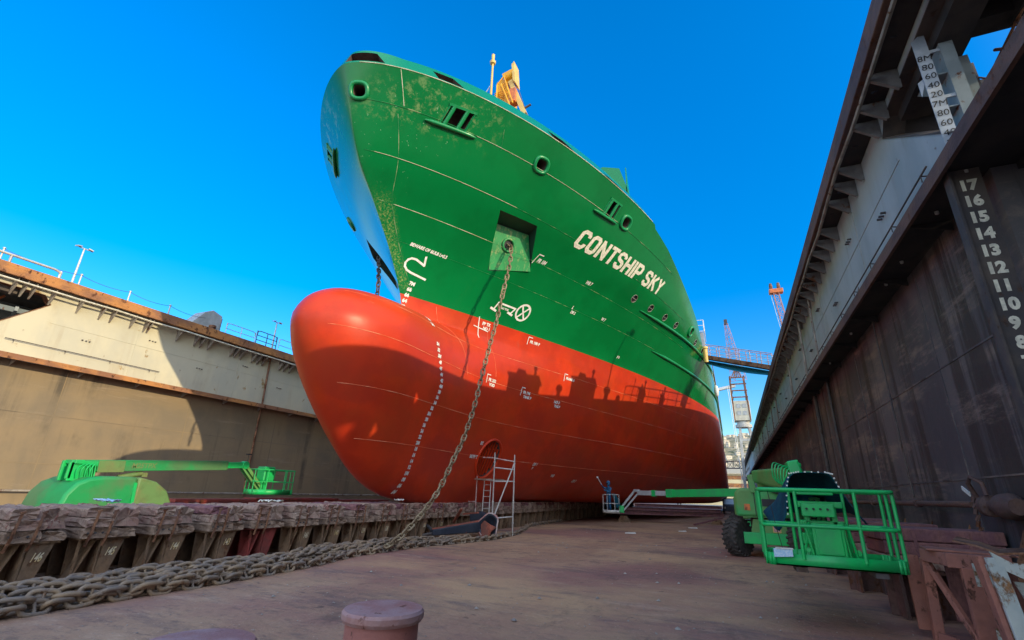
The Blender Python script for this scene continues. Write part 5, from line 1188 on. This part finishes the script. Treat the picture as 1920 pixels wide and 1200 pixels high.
# worker ---------------------------------------------------------------
def skin_person(name, loc, rz):
    J = {'pel': ((0, 0, .92), .125), 'sp': ((0, .01, 1.12), .12), 'ch': ((0, .02, 1.32), .135), 'nk': ((0, .01, 1.48), .055), 'hd0': ((0, .0, 1.56), .07), 'hd1': ((0, -.01, 1.66), .088), 'hd2': ((0, -.01, 1.73), .06),
         'hl': ((.10, 0, .88), .095), 'kl': ((.12, -.04, .48), .065), 'al': ((.13, .02, .09), .045), 'tl': ((.14, -.14, .04), .038),
         'hr': ((-.10, 0, .88), .095), 'kr': ((-.12, -.02, .48), .065), 'ar': ((-.13, .03, .09), .045), 'tr': ((-.14, -.13, .04), .038),
         'sl': ((.19, .02, 1.38), .065), 'el': ((.24, -.14, 1.16), .048), 'wl': ((.14, -.36, 1.24), .034), 'gl': ((.11, -.43, 1.27), .036),
         'sr': ((-.19, .02, 1.38), .065), 'er': ((-.26, -.18, 1.42), .048), 'wr': ((-.14, -.40, 1.56), .034), 'gr': ((-.12, -.47, 1.60), .036)}
    E_ = [('pel', 'sp'), ('sp', 'ch'), ('ch', 'nk'), ('nk', 'hd0'), ('hd0', 'hd1'), ('hd1', 'hd2'), ('pel', 'hl'), ('hl', 'kl'), ('kl', 'al'), ('al', 'tl'), ('pel', 'hr'), ('hr', 'kr'), ('kr', 'ar'), ('ar', 'tr'),
          ('ch', 'sl'), ('sl', 'el'), ('el', 'wl'), ('wl', 'gl'), ('ch', 'sr'), ('sr', 'er'), ('er', 'wr'), ('wr', 'gr')]
    keys = list(J); me = bpy.data.meshes.new(name); vs_ = [J[k][0] for k in keys]; es = [(keys.index(a), keys.index(b)) for a, b in E_]
    for h in ('gl', 'gr'):     # five short finger chains rooted in each hand
        hx, hy, hz = J[h][0]; hi = keys.index(h)
        for q in range(5):
            dx = (q - 2) * .016; vs_.append((hx + dx, hy - .03, hz + (.02 if q < 4 else -.01))); vs_.append((hx + dx * 1.2, hy - .06 + (.01 if q in (0, 3) else 0), hz - .012)); es += [(hi, len(vs_) - 2), (len(vs_) - 2, len(vs_) - 1)]
    me.from_pydata(vs_, es, []); o = bpy.data.objects.new(name, me); COL.objects.link(o); o.location = loc; o.rotation_euler = (0, 0, rz)
    sk = o.modifiers.new('skin', 'SKIN'); me.skin_vertices.new() if not me.skin_vertices else None
    for i, v in enumerate(me.skin_vertices[0].data): r_ = J[keys[i]][1] if i < len(keys) else .009; v.radius = (r_, r_)
    me.skin_vertices[0].data[0].use_root = True
    sb = o.modifiers.new('sub', 'SUBSURF'); sb.levels = sb.render_levels = 2
    me.materials.append(M['coverall']); return o
P = skin_person('person', (-6.98, 30.95, .83), R(-35)); tag(P, 'worker in blue coveralls and hood in the far lift basket, holding a spray lance', 'person')
b = MB(); b.lathe([(.02, 1.83), (.08, 1.81), (.115, 1.75), (.118, 1.66), (.10, 1.58), (.07, 1.52)], (0, 0, 0), n=16); b.build('hood', M['coverall'], P, 60)
b = MB(); b.lathe([(.02, -.115), (.06, -.11), (.075, -.095)], (0, 0, 1.665), 'y', 14); b.build('face_visor', M['glass'], P, 60)
b = MB(); b.tube([(-.1, -.44, 1.58), (-.1, -.56, 1.72), (-.1, -.75, 1.98)], .016, 6); b.box(-.13, -.07, -.82, -.72, 1.94, 2.04)
b = b.build('spray_lance', M['white']); b.location = P.location; b.rotation_euler = P.rotation_euler; tag(b, 'white spray lance held up by the worker in blue', 'spray lance')
# ================================================================ things on the floor
def bollard(x, y, lab):
    t = thing('bollard', lab, 'bollard', (x, y, 0), 0, 'red mooring bollards in the foreground')
    b = MB(); b.lathe([(.36, 0), (.36, .03), (.275, .05), (.272, .3), (.275, .84)], n=48); b.build('post', M['bollard'], t, 40)
    b = MB(); b.lathe([(.27, .84), (.295, .845), (.31, .87), (.31, .905), (.295, .925), (.2, .932), (.02, .934)], n=48); b.build('cap', M['bolltop'], t, 30)
    return t
bollard(-2.57, 3.50, 'red mooring bollard in the foreground whose side and worn top both show')
bollard(-2.92, 2.25, 'lower left mooring bollard of which only the worn round top peeps over the picture edge')
# anchor
An = thing('anchor', 'black and red ship anchor lying on the floor in front of the scaffold tower', 'anchor', (-10.0, 19.2, 0), 0)
def loc_(p): return (p[0] + 10.0, p[1] - 19.2, p[2])
b = MB(); b.hexa([loc_(p) for p in ((-10.95, 17.3, .12), (-10.7, 17.15, .12), (-9.6, 19.25, .2), (-9.95, 19.4, .2), (-10.95, 17.3, .34), (-10.7, 17.15, .34), (-9.6, 19.25, .62), (-9.95, 19.4, .62))]); b.build('shank', M['anchor'], An, bevel=.04)
b = MB(); b.hexa([loc_(p) for p in ((-10.93, 17.32, .345), (-10.72, 17.2, .345), (-9.62, 19.25, .625), (-9.93, 19.38, .625), (-10.9, 17.36, .37), (-10.76, 17.26, .37), (-9.66, 19.25, .65), (-9.9, 19.36, .65))]); b.build('shank_top', M['anchorred'], An)
b = MB(); b.tube([loc_(p) for p in smoothpath([(-10.8, 17.25, .2), (-11.2, 17.0, .12), (-11.4, 17.2, .3), (-11.2, 17.4, .45), (-10.85, 17.3, .3)], 5)], .06, 8); b.build('shackle', M['darksteel'], An, 60)
def fluke(pts, th, m, nm):
    b = MB(); n = len(pts); c0 = Vector(pts[0]); nn = (Vector(pts[1]) - c0).cross(Vector(pts[-1]) - c0).normalized() * th
    V0 = [Vector(p) for p in pts]; b.add([loc_(p) for p in V0] + [loc_(p + nn) for p in V0], [list(range(n)), list(reversed(range(n, 2 * n)))] + [[i, (i + 1) % n, (i + 1) % n + n, i + n] for i in range(n)]); return b.build(nm, m, An, bevel=.04)
def shell(nm, cen, rx, rz, depth, m, a0, a1, lean=0.0):
    b = MB(); n1, n2 = 7, 18; cx, cy, cz = cen
    for i in range(n1):
        r_ = i / (n1 - 1)
        for j in range(n2):
            a = R(a0 + (a1 - a0) * j / (n2 - 1)); w_ = 1 - .16 * math.cos(3 * a)
            b.v.append((cx + rx * r_ * w_ * math.cos(a) + lean * rz * r_ * math.sin(a), cy + depth * (1 - r_ ** 2), cz + rz * r_ * math.sin(a) * (1 - .12 * abs(math.cos(a)))))
    for i in range(n1 - 1):
        for j in range(n2 - 1): q = i * n2 + j; b.f.append([q, q + 1, q + n2 + 1, q + n2]); b.m.append(0)
    b.v = [loc_(p) for p in b.v]; rim = [Vector(p) for p in b.v[(n1 - 1) * n2:]]
    o = b.build(nm, m, An, 60); so_ = o.modifiers.new('s', 'SOLIDIFY'); so_.thickness = .07
    MB().tube(rim, .03, 8).build(nm + '_rim', M['tubepink'], An, 60)
M['tubepink'] = mat('tube_red_dusted', (0.5, 0.22, 0.2), 0.5, (0.6, 0.5, 0.46), 3)
shell('fluke', (-9.3, 19.1, .46), .46, .5, .35, M['anchor'], -70, 250, .12)
fluke([(-9.52, 19.0, .05), (-9.2, 18.98, .02), (-9.1, 19.0, .25), (-8.9, 19.1, .42), (-9.15, 19.02, .52), (-9.45, 19.05, .66), (-9.62, 19.1, .5)], .06, M['anchorred'], 'palm')
fluke([(-9.75, 19.3, .02), (-9.5, 19.2, .02), (-9.45, 19.25, .3), (-9.6, 19.35, .5), (-9.8, 19.4, .3)], .12, M['anchorred'], 'palm')
fluke([(-10.6, 20.3, .3), (-9.8, 20.2, .3), (-9.7, 20.2, .75), (-10.1, 20.3, .95), (-10.7, 20.35, .85)], .3, M['anchor'], 'fluke')
b = MB(); b.tube([loc_((-9.9, 19.5, .35)), loc_((-10.2, 20.3, .4))], .22, 12); b.build('crown', M['anchorred'], An, 40)
for k, (P_, Q_, lab) in enumerate((((-10.9, 19.0, .5), (-10.2, 18.4, 1.1), 'pinkish steel bar leaning over the anchor'), ((-10.6, 19.3, .85), (-9.75, 19.0, .95), 'short red bar resting across the anchor'))):
    b = MB(); b.beam(P_, Q_, .1, .06); o = b.build('steel_bar', M['anchorred']); tag(o, lab, 'steel bar')
# scaffold tower
T = thing('scaffold_tower', 'small tube scaffold tower with ladder in front of the bow thruster opening', 'scaffold', (-9.8, 20.5, 0))
ti = Matrix.Translation((9.8, -20.5, 0))
def tt_(nm, P_, Q_, r_=.028, m='galv'):
    o = MB().tube([P_, Q_], r_, 8).build(nm, M[m], T, 60); o.matrix_parent_inverse = ti
M['tubepink'] = mat('tube_red_dusted', (0.5, 0.22, 0.2), 0.5, (0.6, 0.5, 0.46), 3)
a0, a1, a2 = (-10.72, 20.6), (-9.62, 20.1), (-8.95, 20.8); b0, b1, b2 = (-10.5, 21.6), (-10.28, 21.45), (-9.42, 21.86)
tt_('upright', (*a0, 0), (*a0, 2.45), m='tubepink'); tt_('upright', (*a1, 0), (*a1, 3.45)); tt_('upright', (*a2, 0), (*a2, 3.4)); tt_('upright', (*b1, 0), (*b1, 3.0)); tt_('upright', (*b2, 0), (*b2, 3.3))
tt_('ledger', (*a0, .72), (*a1, .72)); tt_('ledger', (*a1, .70), (*a2, .78)); tt_('ledger', (*a0, 2.3), (*a1, 2.25)); tt_('ledger', (*a1, 2.22), (*a2, 2.25)); tt_('ledger', (*a1, 2.8), (*a2, 2.75))
tt_('ledger', (*a1, 3.2), (*a2, 3.1), m='tubepink'); tt_('ledger', (-10.35, 20.4, 3.25), (*a1, 3.22), m='tubepink'); tt_('ledger', (*a2, .7), (*b2, .7)); tt_('ledger', (-11.2, 20.8, 1.32), (*a0, 1.34), m='tubepink')
tt_('diagonal', (a1[0] + .05, a1[1], .72), (a2[0], a2[1], 3.05), .032)
for z in (.5, 1.35, 2.2, 3.0):
    for a in (a1, a2): o = MB().lathe([(.045, z), (.045, z + .06)], (a[0], a[1], 0), n=10).build('coupler', M['galv'], T); o.matrix_parent_inverse = ti
for x in (-10.25, -9.92): tt_('ladder_stile', (x, 20.35, .7), (x - .03, 20.5, 2.25), .022)
for k in range(6): tt_('ladder_rung', (-10.25, 20.37 + .02 * k, .82 + .25 * k), (-9.94, 20.37 + .02 * k, .82 + .25 * k), .014)
o = MB().box(-10.7, -9.6, 20.3, 21.2, 2.28, 2.33).build('deck_board', M['timber2'], T); o.matrix_parent_inverse = ti
# red beams on supports under the ship side
Rb = thing('beam_stack', 'stack of long dark red steel beams on low supports under the ship side', 'steel beams', (-4.3, 40, 0))
for (x0, y0, x1, y1, z) in ((-3.6, -2.2, 3.5, 2.4, .55), (-3.3, -1.5, 3.3, 2.9, .82), (-2.6, -.6, 3.4, 3.2, 1.08)):
    b = MB(); b.beam((x0, y0, z), (x1, y1, z), .22, .02); b.beam((x0, y0, z + .2), (x1, y1, z + .2), .22, .02); b.beam((x0, y0, z + .1), (x1, y1, z + .1), .02, .2); b.build('steel_beam', M['purple'], Rb)
for x, y in ((-3.2, -2.0), (3.0, 2.0)): b = MB(); b.prism([(x - .45, 0), (x + .45, 0), (x + .2, .44), (x - .2, .44)], y - .2, y + .3); b.build('support', M['pedestal'], Rb)
b = MB(); b.beam((1.6, -1.5, .06), (3.4, 1.0, .5), .14, .1); b.build('ramp_beam', M['purple'], Rb)
# side blocks by the right wall
def sideblock(x, y, lab, seed):
    t = thing('side_block', lab, 'side block', (x, y, 0), R(4), 'side blocks by the right wall'); r2 = random.Random(seed)
    b = MB(); 
    for xx in (-.7, -.25, .2, .6): b.box(xx, xx + .05, -.4, .4, 0, .78)
    b.box(-.8, .8, -.45, .45, .72, .78); b.box(-.8, .8, -.03, .03, 0, .72); b.build('pedestal', M['pedestal_dark'], t)
    for k in range(3):
        b = MB(); b.box(-.88 + r2.uniform(-.05, .05), .88 + r2.uniform(-.06, .06), -.5, .5, .785 + k * .22, .785 + k * .22 + .21); b.build('timber', M['purple' if k else 'timber'], t, bevel=.02)
    b = MB()
    for xx in (-.4, .35): b.beam((xx, -.51, 1.4), (xx + .05, -.51, .7), .05, .015, (0, 1, 0))
    b.build('strap', M['purple'], t)
sideblock(3.15, 11.6, 'purple red side block directly behind the right end of the near basket', 1)
sideblock(3.0, 14.2, 'side block farther back, seen through the near basket rails', 2)
sideblock(2.95, 17.0, 'farthest side block beside the near lift wheels', 3)
# red trestle and rusting white frame at the lower right corner
Tr = thing('steel_trestle', 'red oxide welded steel trestle standing before the purple side block, lower right', 'trestle', (2.9, 9.4, 0))
tri = Matrix.Translation((-2.9, -9.4, 0))
def tb(nm, P_, Q_, wd, ht, up=(0, 0, 1), m='trestle', root=None, inv=None, bev=.008):
    o = MB().beam(P_, Q_, wd, ht, up).build(nm, M[m], root or Tr, bevel=bev); o.matrix_parent_inverse = inv or tri
tb('top_plate', (2.42, 9.3, 1.24), (3.35, 9.2, 1.22), .5, .03); tb('top_beam', (2.55, 8.95, 1.13), (3.2, 8.85, 1.13), .12, .18); tb('top_beam', (2.42, 9.35, 1.15), (2.6, 8.95, 1.13), .1, .16)
tb('leg', (2.85, 8.9, 1.05), (2.85, 8.9, 0), .36, .1, (0, 1, 0)); tb('leg', (2.45, 9.4, 1.1), (2.42, 9.5, 0), .12, .12, (0, 1, 0)); tb('leg', (2.4, 9.9, 1.1), (2.4, 9.9, .1), .18, .05, (0, 1, 0))
tb('diagonal', (2.45, 9.35, 1.05), (2.72, 8.9, .1), .07, .07); tb('foot_beam', (2.42, 9.5, .1), (2.8, 8.8, .1), .1, .12); tb('foot_beam', (2.6, 8.85, .06), (3.3, 8.75, .06), .1, .12); tb('leg', (3.3, 9.4, 1.1), (3.3, 9.4, 0), .2, .1, (0, 1, 0)); tb('back_plate', (2.95, 9.6, 1.0), (2.95, 9.6, .3), .5, .03, (0, 1, 0), 'purple')
Wf = thing('plate_frame', 'rusting pale painted steel frame with a buckled top edge at the lower right corner', 'steel frame', (2.8, 7.4, 0)); wi = Matrix.Translation((-2.8, -7.4, 0))
b = MB(); pts_ = [(2.32, 7.75, 1.44), (2.5, 7.6, 1.40), (2.62, 7.5, 1.34), (2.8, 7.4, 1.37), (3.4, 7.1, 1.38)]
for p in pts_: b.v.append(p); b.v.append((p[0] + .2, p[1] + .5, p[2] + .02))
for i in range(4): b.f.append([2*i, 2*i+1, 2*i+3, 2*i+2]); b.m.append(0)
o = b.build('buckled_top', M['rusty'], Wf); o.matrix_parent_inverse = wi; so_ = o.modifiers.new('s', 'SOLIDIFY'); so_.thickness = .02
b = MB(); b.prism([(2.50, 1.36), (2.66, 1.26), (3.5, 1.26), (3.5, 1.02), (2.75, 1.10), (2.55, 1.2)], 7.35, 7.38); o = b.build('top_web', M['rustwhite'], Wf); o.matrix_parent_inverse = wi
tb('upright', (2.52, 7.38, 1.3), (2.62, 7.3, 0), .14, .05, (0, 1, 0), 'rustwhite', Wf, wi); tb('upright', (2.42, 7.5, 1.3), (2.52, 7.4, 0), .05, .16, (0, 1, 0), 'trestle', Wf, wi)
b = MB(); b.prism([(2.72, 1.06), (3.6, .98), (3.6, 0), (2.74, 0), (2.86, .7), (3.2, .55), (3.2, .5), (2.86, .6)], 7.6, 7.62); o = b.build('back_web', M['rustwhite'], Wf); o.matrix_parent_inverse = wi
tb('curved_rib', (2.72, 7.45, .75), (3.3, 7.4, .42), .03, .12, (0, 0, 1), 'rusty', Wf, wi); tb('foot', (2.3, 7.45, .12), (3.4, 7.3, .12), .1, .1, (0, 0, 1), 'rusty', Wf, wi)
for (x, y, z, lab) in ((2.78, 8.5, 1.02, 'pale blue square plate hung between the trestle and the white frame, the upper one'), (2.78, 8.3, .35, 'pale blue plate low behind the white frame, the lower one')):
    b = MB(); b.box(x - .1, x + .12, y, y + .015, z - .14, z + .12); o = b.build('steel_plate', M['rustwhite'], bevel=.003); tag(o, lab, 'steel plate', 'pale plates by the trestle')
# litter on the floor
for i, (x, y, l_, lab) in enumerate(((-5.2, 26.5, .5, 'crumpled white paper nearest the keel blocks on the aisle floor'), (-3.0, 30.5, .4, 'white scrap of board in the middle of the aisle'), (-2.8, 34.5, .55, 'thin white strip lying farthest down the aisle'))):
    b = MB(); b.hexa([(x, y, .02), (x + l_, y + .1, .02), (x + l_, y + .3, .02), (x, y + .2, .02), (x, y, .06), (x + l_, y + .1, .05), (x + l_ * .9, y + .3, .08), (x, y + .2, .04)]); tag(b.build('litter', M['white']), lab, 'litter', 'white scraps on the dock floor')
rr2 = random.Random(77); b = MB()
for k in range(900):
    x = rr2.uniform(-8.4, 3.2); y = rr2.uniform(4, 30); s = rr2.uniform(.008, .02) + (.03 if rr2.random() < .06 else 0)
    p = [(x + s * math.cos(a * 1.26 + k) * rr2.uniform(.6, 1.3), y + s * math.sin(a * 1.26 + k) * rr2.uniform(.6, 1.3), .012) for a in range(5)]
    b.add(p + [(x, y, .012 + s * .7)], [(0, 1, 5), (1, 2, 5), (2, 3, 5), (3, 4, 5), (4, 0, 5)])
tag(b.build('grit', M['bracket']), 'small stones and rust flakes scattered over the dock floor', 'grit', kind='stuff')
# ================================================================ gangway
G = thing('gangway', 'metal gangway with rails bridging from the ship deck to the right dock wall', 'gangway', (3.4, 38.5, 10.6)); gi = Matrix.Translation((-3.4, -38.5, -10.6))
ga, gb = Vector((3.9, 38.2, 10.75)), Vector((-.9, 41.0, 12.75)); gd = (gb - ga); gs = Vector((gd.y, -gd.x, 0)).normalized()
def gadd(nm, mb, m): o = mb.build(nm, M[m], G); o.matrix_parent_inverse = gi
for s in (-.5, .5): gadd('side_beam', MB().beam(ga + gs * s, gb + gs * s, .08, .3), 'rusty')
gadd('walkway', MB().beam(ga, gb, .95, .05), 'timber2')
for s in (-.5, .5):
    for h in (.4, .7, 1.05): gadd('rail', MB().tube([ga + gs * s + Vector((0, 0, h)), gb + gs * s + Vector((0, 0, h))], .022 if h < 1 else .03, 6), 'galv' if h < 1 else 'tubepink')
    for k in range(8): p = ga + gd * (k / 7) + gs * s; gadd('rail_post', MB().tube([p, p + Vector((0, 0, 1.05))], .028, 6), 'tubepink')
b = MB()
for k in range(12): p = ga + gd * (k / 11) + Vector((0, 0, -.2)); b.v += [tuple(p + gs * .55), tuple(p - gs * .2 + Vector((0, 0, -.35 - .2 * math.sin(k / 11 * 3.14))))]
for k in range(11): b.f.append([2*k, 2*k+2, 2*k+3, 2*k+1]); b.m.append(0)
gadd('safety_net', b, 'bluetarp')
# ================================================================ beyond the dock
def lattice(mb, A_, B_, w0, w1, n, r_, sides=4):
    A_ = Vector(A_); B_ = Vector(B_); s, u, d = frame_of(B_ - A_); cs = [(-1, -1), (1, -1), (1, 1), (-1, 1)]
    def c(k, j): wq = (w0 + (w1 - w0) * k / n) / 2; return A_ + (B_ - A_) * (k / n) + s * cs[j][0] * wq + u * cs[j][1] * wq
    for j in range(4): mb.beam(c(0, j), c(n, j), r_ * 1.6, r_ * 1.6)
    for k in range(n):
        for j in range(4):
            mb.beam(c(k, j), c(k, (j + 1) % 4), r_, r_); mb.beam(c(k, j) if k % 2 else c(k, (j + 1) % 4), c(k + 1, (j + 1) % 4) if k % 2 else c(k + 1, j), r_, r_)
Cr = thing('harbour_crane', 'slim jib crane with a cream machinery cabin beyond the dock, between ship and right wall', 'crane', (4.4, 120, 0)); ci = Matrix.Translation((-4.4, -120, 0))
def cadd(nm, mb, m, **k): o = mb.build(nm, M[m], Cr, **k); o.matrix_parent_inverse = ci
b = MB()
for sx_ in (-1, 1):
    for sy_ in (-1, 1): b.beam((4.9 + sx_ * 2.4, 120 + sy_ * 2.4, 0), (4.0 + sx_ * .9, 120 + sy_ * .9, 17.2), .5, .5)
for z, hw in ((6, 1.95), (11, 1.5), (14, 1.2)): b.box(4.3 - hw, 4.3 + hw, 118.6, 119.0, z, z + .5)
b.beam((2.2, 118.7, 6), (5.6, 118.7, 11), .3, .3); cadd('portal_leg', b, 'craneleg')
b = MB(); b.lathe([(1.7, 17), (1.7, 17.6), (1.3, 17.7), (1.3, 18.3)], (3.9, 120, 0), n=24); cadd('slewing_ring', b, 'craneleg')
b = MB(); b.box(2.1, 5.6, 118.4, 122, 18.4, 22.8); cadd('cabin', b, 'cabin', bevel=.1)
b = MB()
for x in (2.9, 4.1):
    for z in (19.6, 21.2): cadd('cabin_window', MB().box(x, x + .8, 118.33, 118.41, z, z + .9), 'coverglass')
b = MB()
for x in (2.2, 5.4): b.beam((x, 118.5, 18.5), (x - .3 if x > 4 else x, 118.5, 28.5), .3, .3); b.beam((x, 121.5, 18.5), (x - .3 if x > 4 else x, 121.5, 28.5), .3, .3)
for z in (23.5, 25, 26.5, 28): b.box(2.0, 5.5, 118.4, 118.6, z, z + .25); b.box(2.2, 2.5, 118.5, 121.5, z, z + .25); b.box(5.0, 5.3, 118.5, 121.5, z, z + .25)
for q in range(5): b.beam((2.6 + q * .5, 118.6, 28.2), (3.9, 119.5, 31), .18, .18)
cadd('machinery_frame', b, 'rusty')
b = MB(); b.beam((-.6, 119, 25.6), (3.2, 119, 26.4), .9, .7); cadd('counterweight', b, 'white', bevel=.2)
b = MB(); lattice(b, (4.1, 119, 27.5), (2.75, 116, 40.5), 2.6, .6, 11, .045); cadd('jib', b, 'jibred')
b = MB(); b.box(2.4, 3.1, 115.6, 116.4, 40.3, 41.4); cadd('jib_head', b, 'darksteel')
b = MB(); b.tube([(1.9, 118, 26), (2.2, 118, 12), (2.0, 118, 0)], .05, 4); b.tube([(1.5, 118, 26), (1.9, 118, 12), (2.7, 118, 0)], .05, 4); cadd('hoist_wire', b, 'white')
Jb = thing('jib_crane', 'red and white lattice jib with a twin headed orange top rising over the right wall', 'crane', (14.5, 90, 0)); ji = Matrix.Translation((-14.5, -90, 0))
b = MB(); lattice(b, (12.3, 90, 22), (10.85, 90, 36.6), 1.2, .8, 14, .06); o = b.build('jib', M['jibred'], Jb); o.matrix_parent_inverse = ji
b = MB(); b.box(9.8, 12.0, 89.4, 90.6, 36.5, 37.3); o = b.build('jib_head', M['orange'], Jb, bevel=.1); o.matrix_parent_inverse = ji
for x in (10.2, 11.4): b = MB(); b.lathe([(.25, 37.3), (.3, 37.9), (.2, 38.5)], (x, 90, 0), n=10); o = b.build('sheave', M['rusty'], Jb); o.matrix_parent_inverse = ji
b = MB(); b.tube([(10.0, 90, 36.6), (11.5, 90, 22)], .04, 4); o = b.build('hoist_wire', M['white'], Jb); o.matrix_parent_inverse = ji
b = MB(); b.box(11.5, 14.5, 88, 92, 0, 22); o = b.build('tower', M['craneleg'], Jb); o.matrix_parent_inverse = ji
Wh = thing('warehouse', 'long sunlit yellow warehouse with a brown stripe closing the far end of the dock', 'warehouse', (0, 185, 0))
b = MB(); b.box(-40, 40, -6, 14, 0, 9.6); b.build('wall', M['building'], Wh)
b = MB(); b.prism([(-6.6, 9.6), (14.6, 9.6), (14.6, 11), (4, 12.4), (-6.6, 9.9)], -40.5, 40.5, 'x'); b.build('roof', M['buildroof'], Wh)
b = MB(); b.box(-40, 40, -6.05, -6.01, 5.6, 6.8); b.box(-40, 40, -6.04, -6.01, 8.0, 9.2); b.build('stripe', M['rust_orange'], Wh)
Wt = thing('pipe_truss', 'dark lattice truss gantry spanning in front of the yellow warehouse', 'gantry', (0, 150, 0))
b = MB(); lattice(b, (-14, 150, 10.6), (4.0, 150, 10.9), 1.9, 1.9, 12, .12); b.v = [(x, y - 150, z) for x, y, z in b.v]; b.build('truss', M['darksteel'], Wt)
b = MB(); lattice(b, (4.0, 150, 10.6), (6.0, 150, 2), 1.0, .8, 8, .12); lattice(b, (-14, 150, 10.6), (-14, 150, 0), 1.0, .8, 8, .12); lattice(b, (6.0, 150, 2), (6.0, 150, 0), .8, .8, 1, .12); b.v = [(x, y - 150, z) for x, y, z in b.v]; b.build('truss_leg', M['darksteel'], Wt)
V = thing('parked_van', 'small dark van with a pale windscreen parked far down the dock, right of the beams', 'van', (-.5, 74, 0))
b = MB(); b.prism([(-2.2, .35), (2.2, .35), (2.2, 1.7), (1.9, 1.95), (-1.0, 1.95), (-1.6, 1.2), (-2.2, 1.05)], -.85, .85, 'x'); b.build('body', M['anchor'], V, 40, bevel=.06)
b = MB(); b.hexa([(-.72, -1.66, 1.22), (.72, -1.66, 1.22), (.72, -1.60, 1.22), (-.72, -1.60, 1.22), (-.66, -1.12, 1.85), (.66, -1.12, 1.85), (.66, -1.06, 1.85), (-.66, -1.06, 1.85)]); b.build('windscreen', M['whitebox'], V)
for x in (-.85, .85):
    for y in (-1.4, 1.4): b = MB(); b.lathe([(.33, -.1), (.33, .1)], (x * .95, y, .33), 'x', 16); b.build('wheel', M['rubber'], V)
for x in (-.6, .6): b = MB(); b.lathe([(.1, -2.25), (.12, -2.2)], (x, 0, .8), 'y', 10); b.build('headlight', M['white'], V)
# houses on the hillside seen in the gap
hr = random.Random(12); pr_h = {}
kinds = ['low cream', 'tall cream', 'small sandy', 'broad pale']
def hsz(k): return ((9, 8, 6), (7, 7, 10), (6, 6, 5), (13, 8, 7))[k]
for k in range(4):
    sx_, sy_, hh = hsz(k); t = thing('hillside_house', None, None)
    b = MB(); b.box(-sx_/2, sx_/2, -sy_/2, sy_/2, -6, hh); b.build('wall', M['house'], t)
    b = MB(); b.box(-sx_/2-.3, sx_/2+.3, -sy_/2-.3, sy_/2+.3, hh, hh+.5) if k != 1 else b.prism([(-sx_/2-.4, hh), (sx_/2+.4, hh), (0, hh+2.2)], -sy_/2-.4, sy_/2+.4); b.build('roof', M['buildroof'] if k % 2 else M['house'], t)
    b = MB()
    for q in range(3): b.box(-sx_*.35+q*sx_*.28, -sx_*.35+q*sx_*.28+1.1, -sy_/2-.05, -sy_/2+.02, hh*.45, hh*.45+1.4)
    b.build('window', M['glass'], t); pr_h[k] = t
n = 0; used = []
while n < 64:
    y = hr.uniform(800, 1600); x = hr.uniform(-24, 44) * y / 1200; k = hr.randrange(4)
    if any(abs(x - a) < 13 and abs(y - c_) < 22 for a, c_ in used): continue
    used.append((x, y)); o = copy_tree(pr_h[k]); o.location = (x, y, hillz(x, y) - .5); o.rotation_euler = (0, 0, hr.uniform(-.5, .5))
    tag(o, '%s house among many alike on the far hillside between the ship and the crane' % kinds[k], 'house', 'houses on the far hillside, %s ones' % kinds[k]); n += 1
for t in pr_h.values():
    for c in list(t.children): bpy.data.objects.remove(c)
    bpy.data.objects.remove(t)
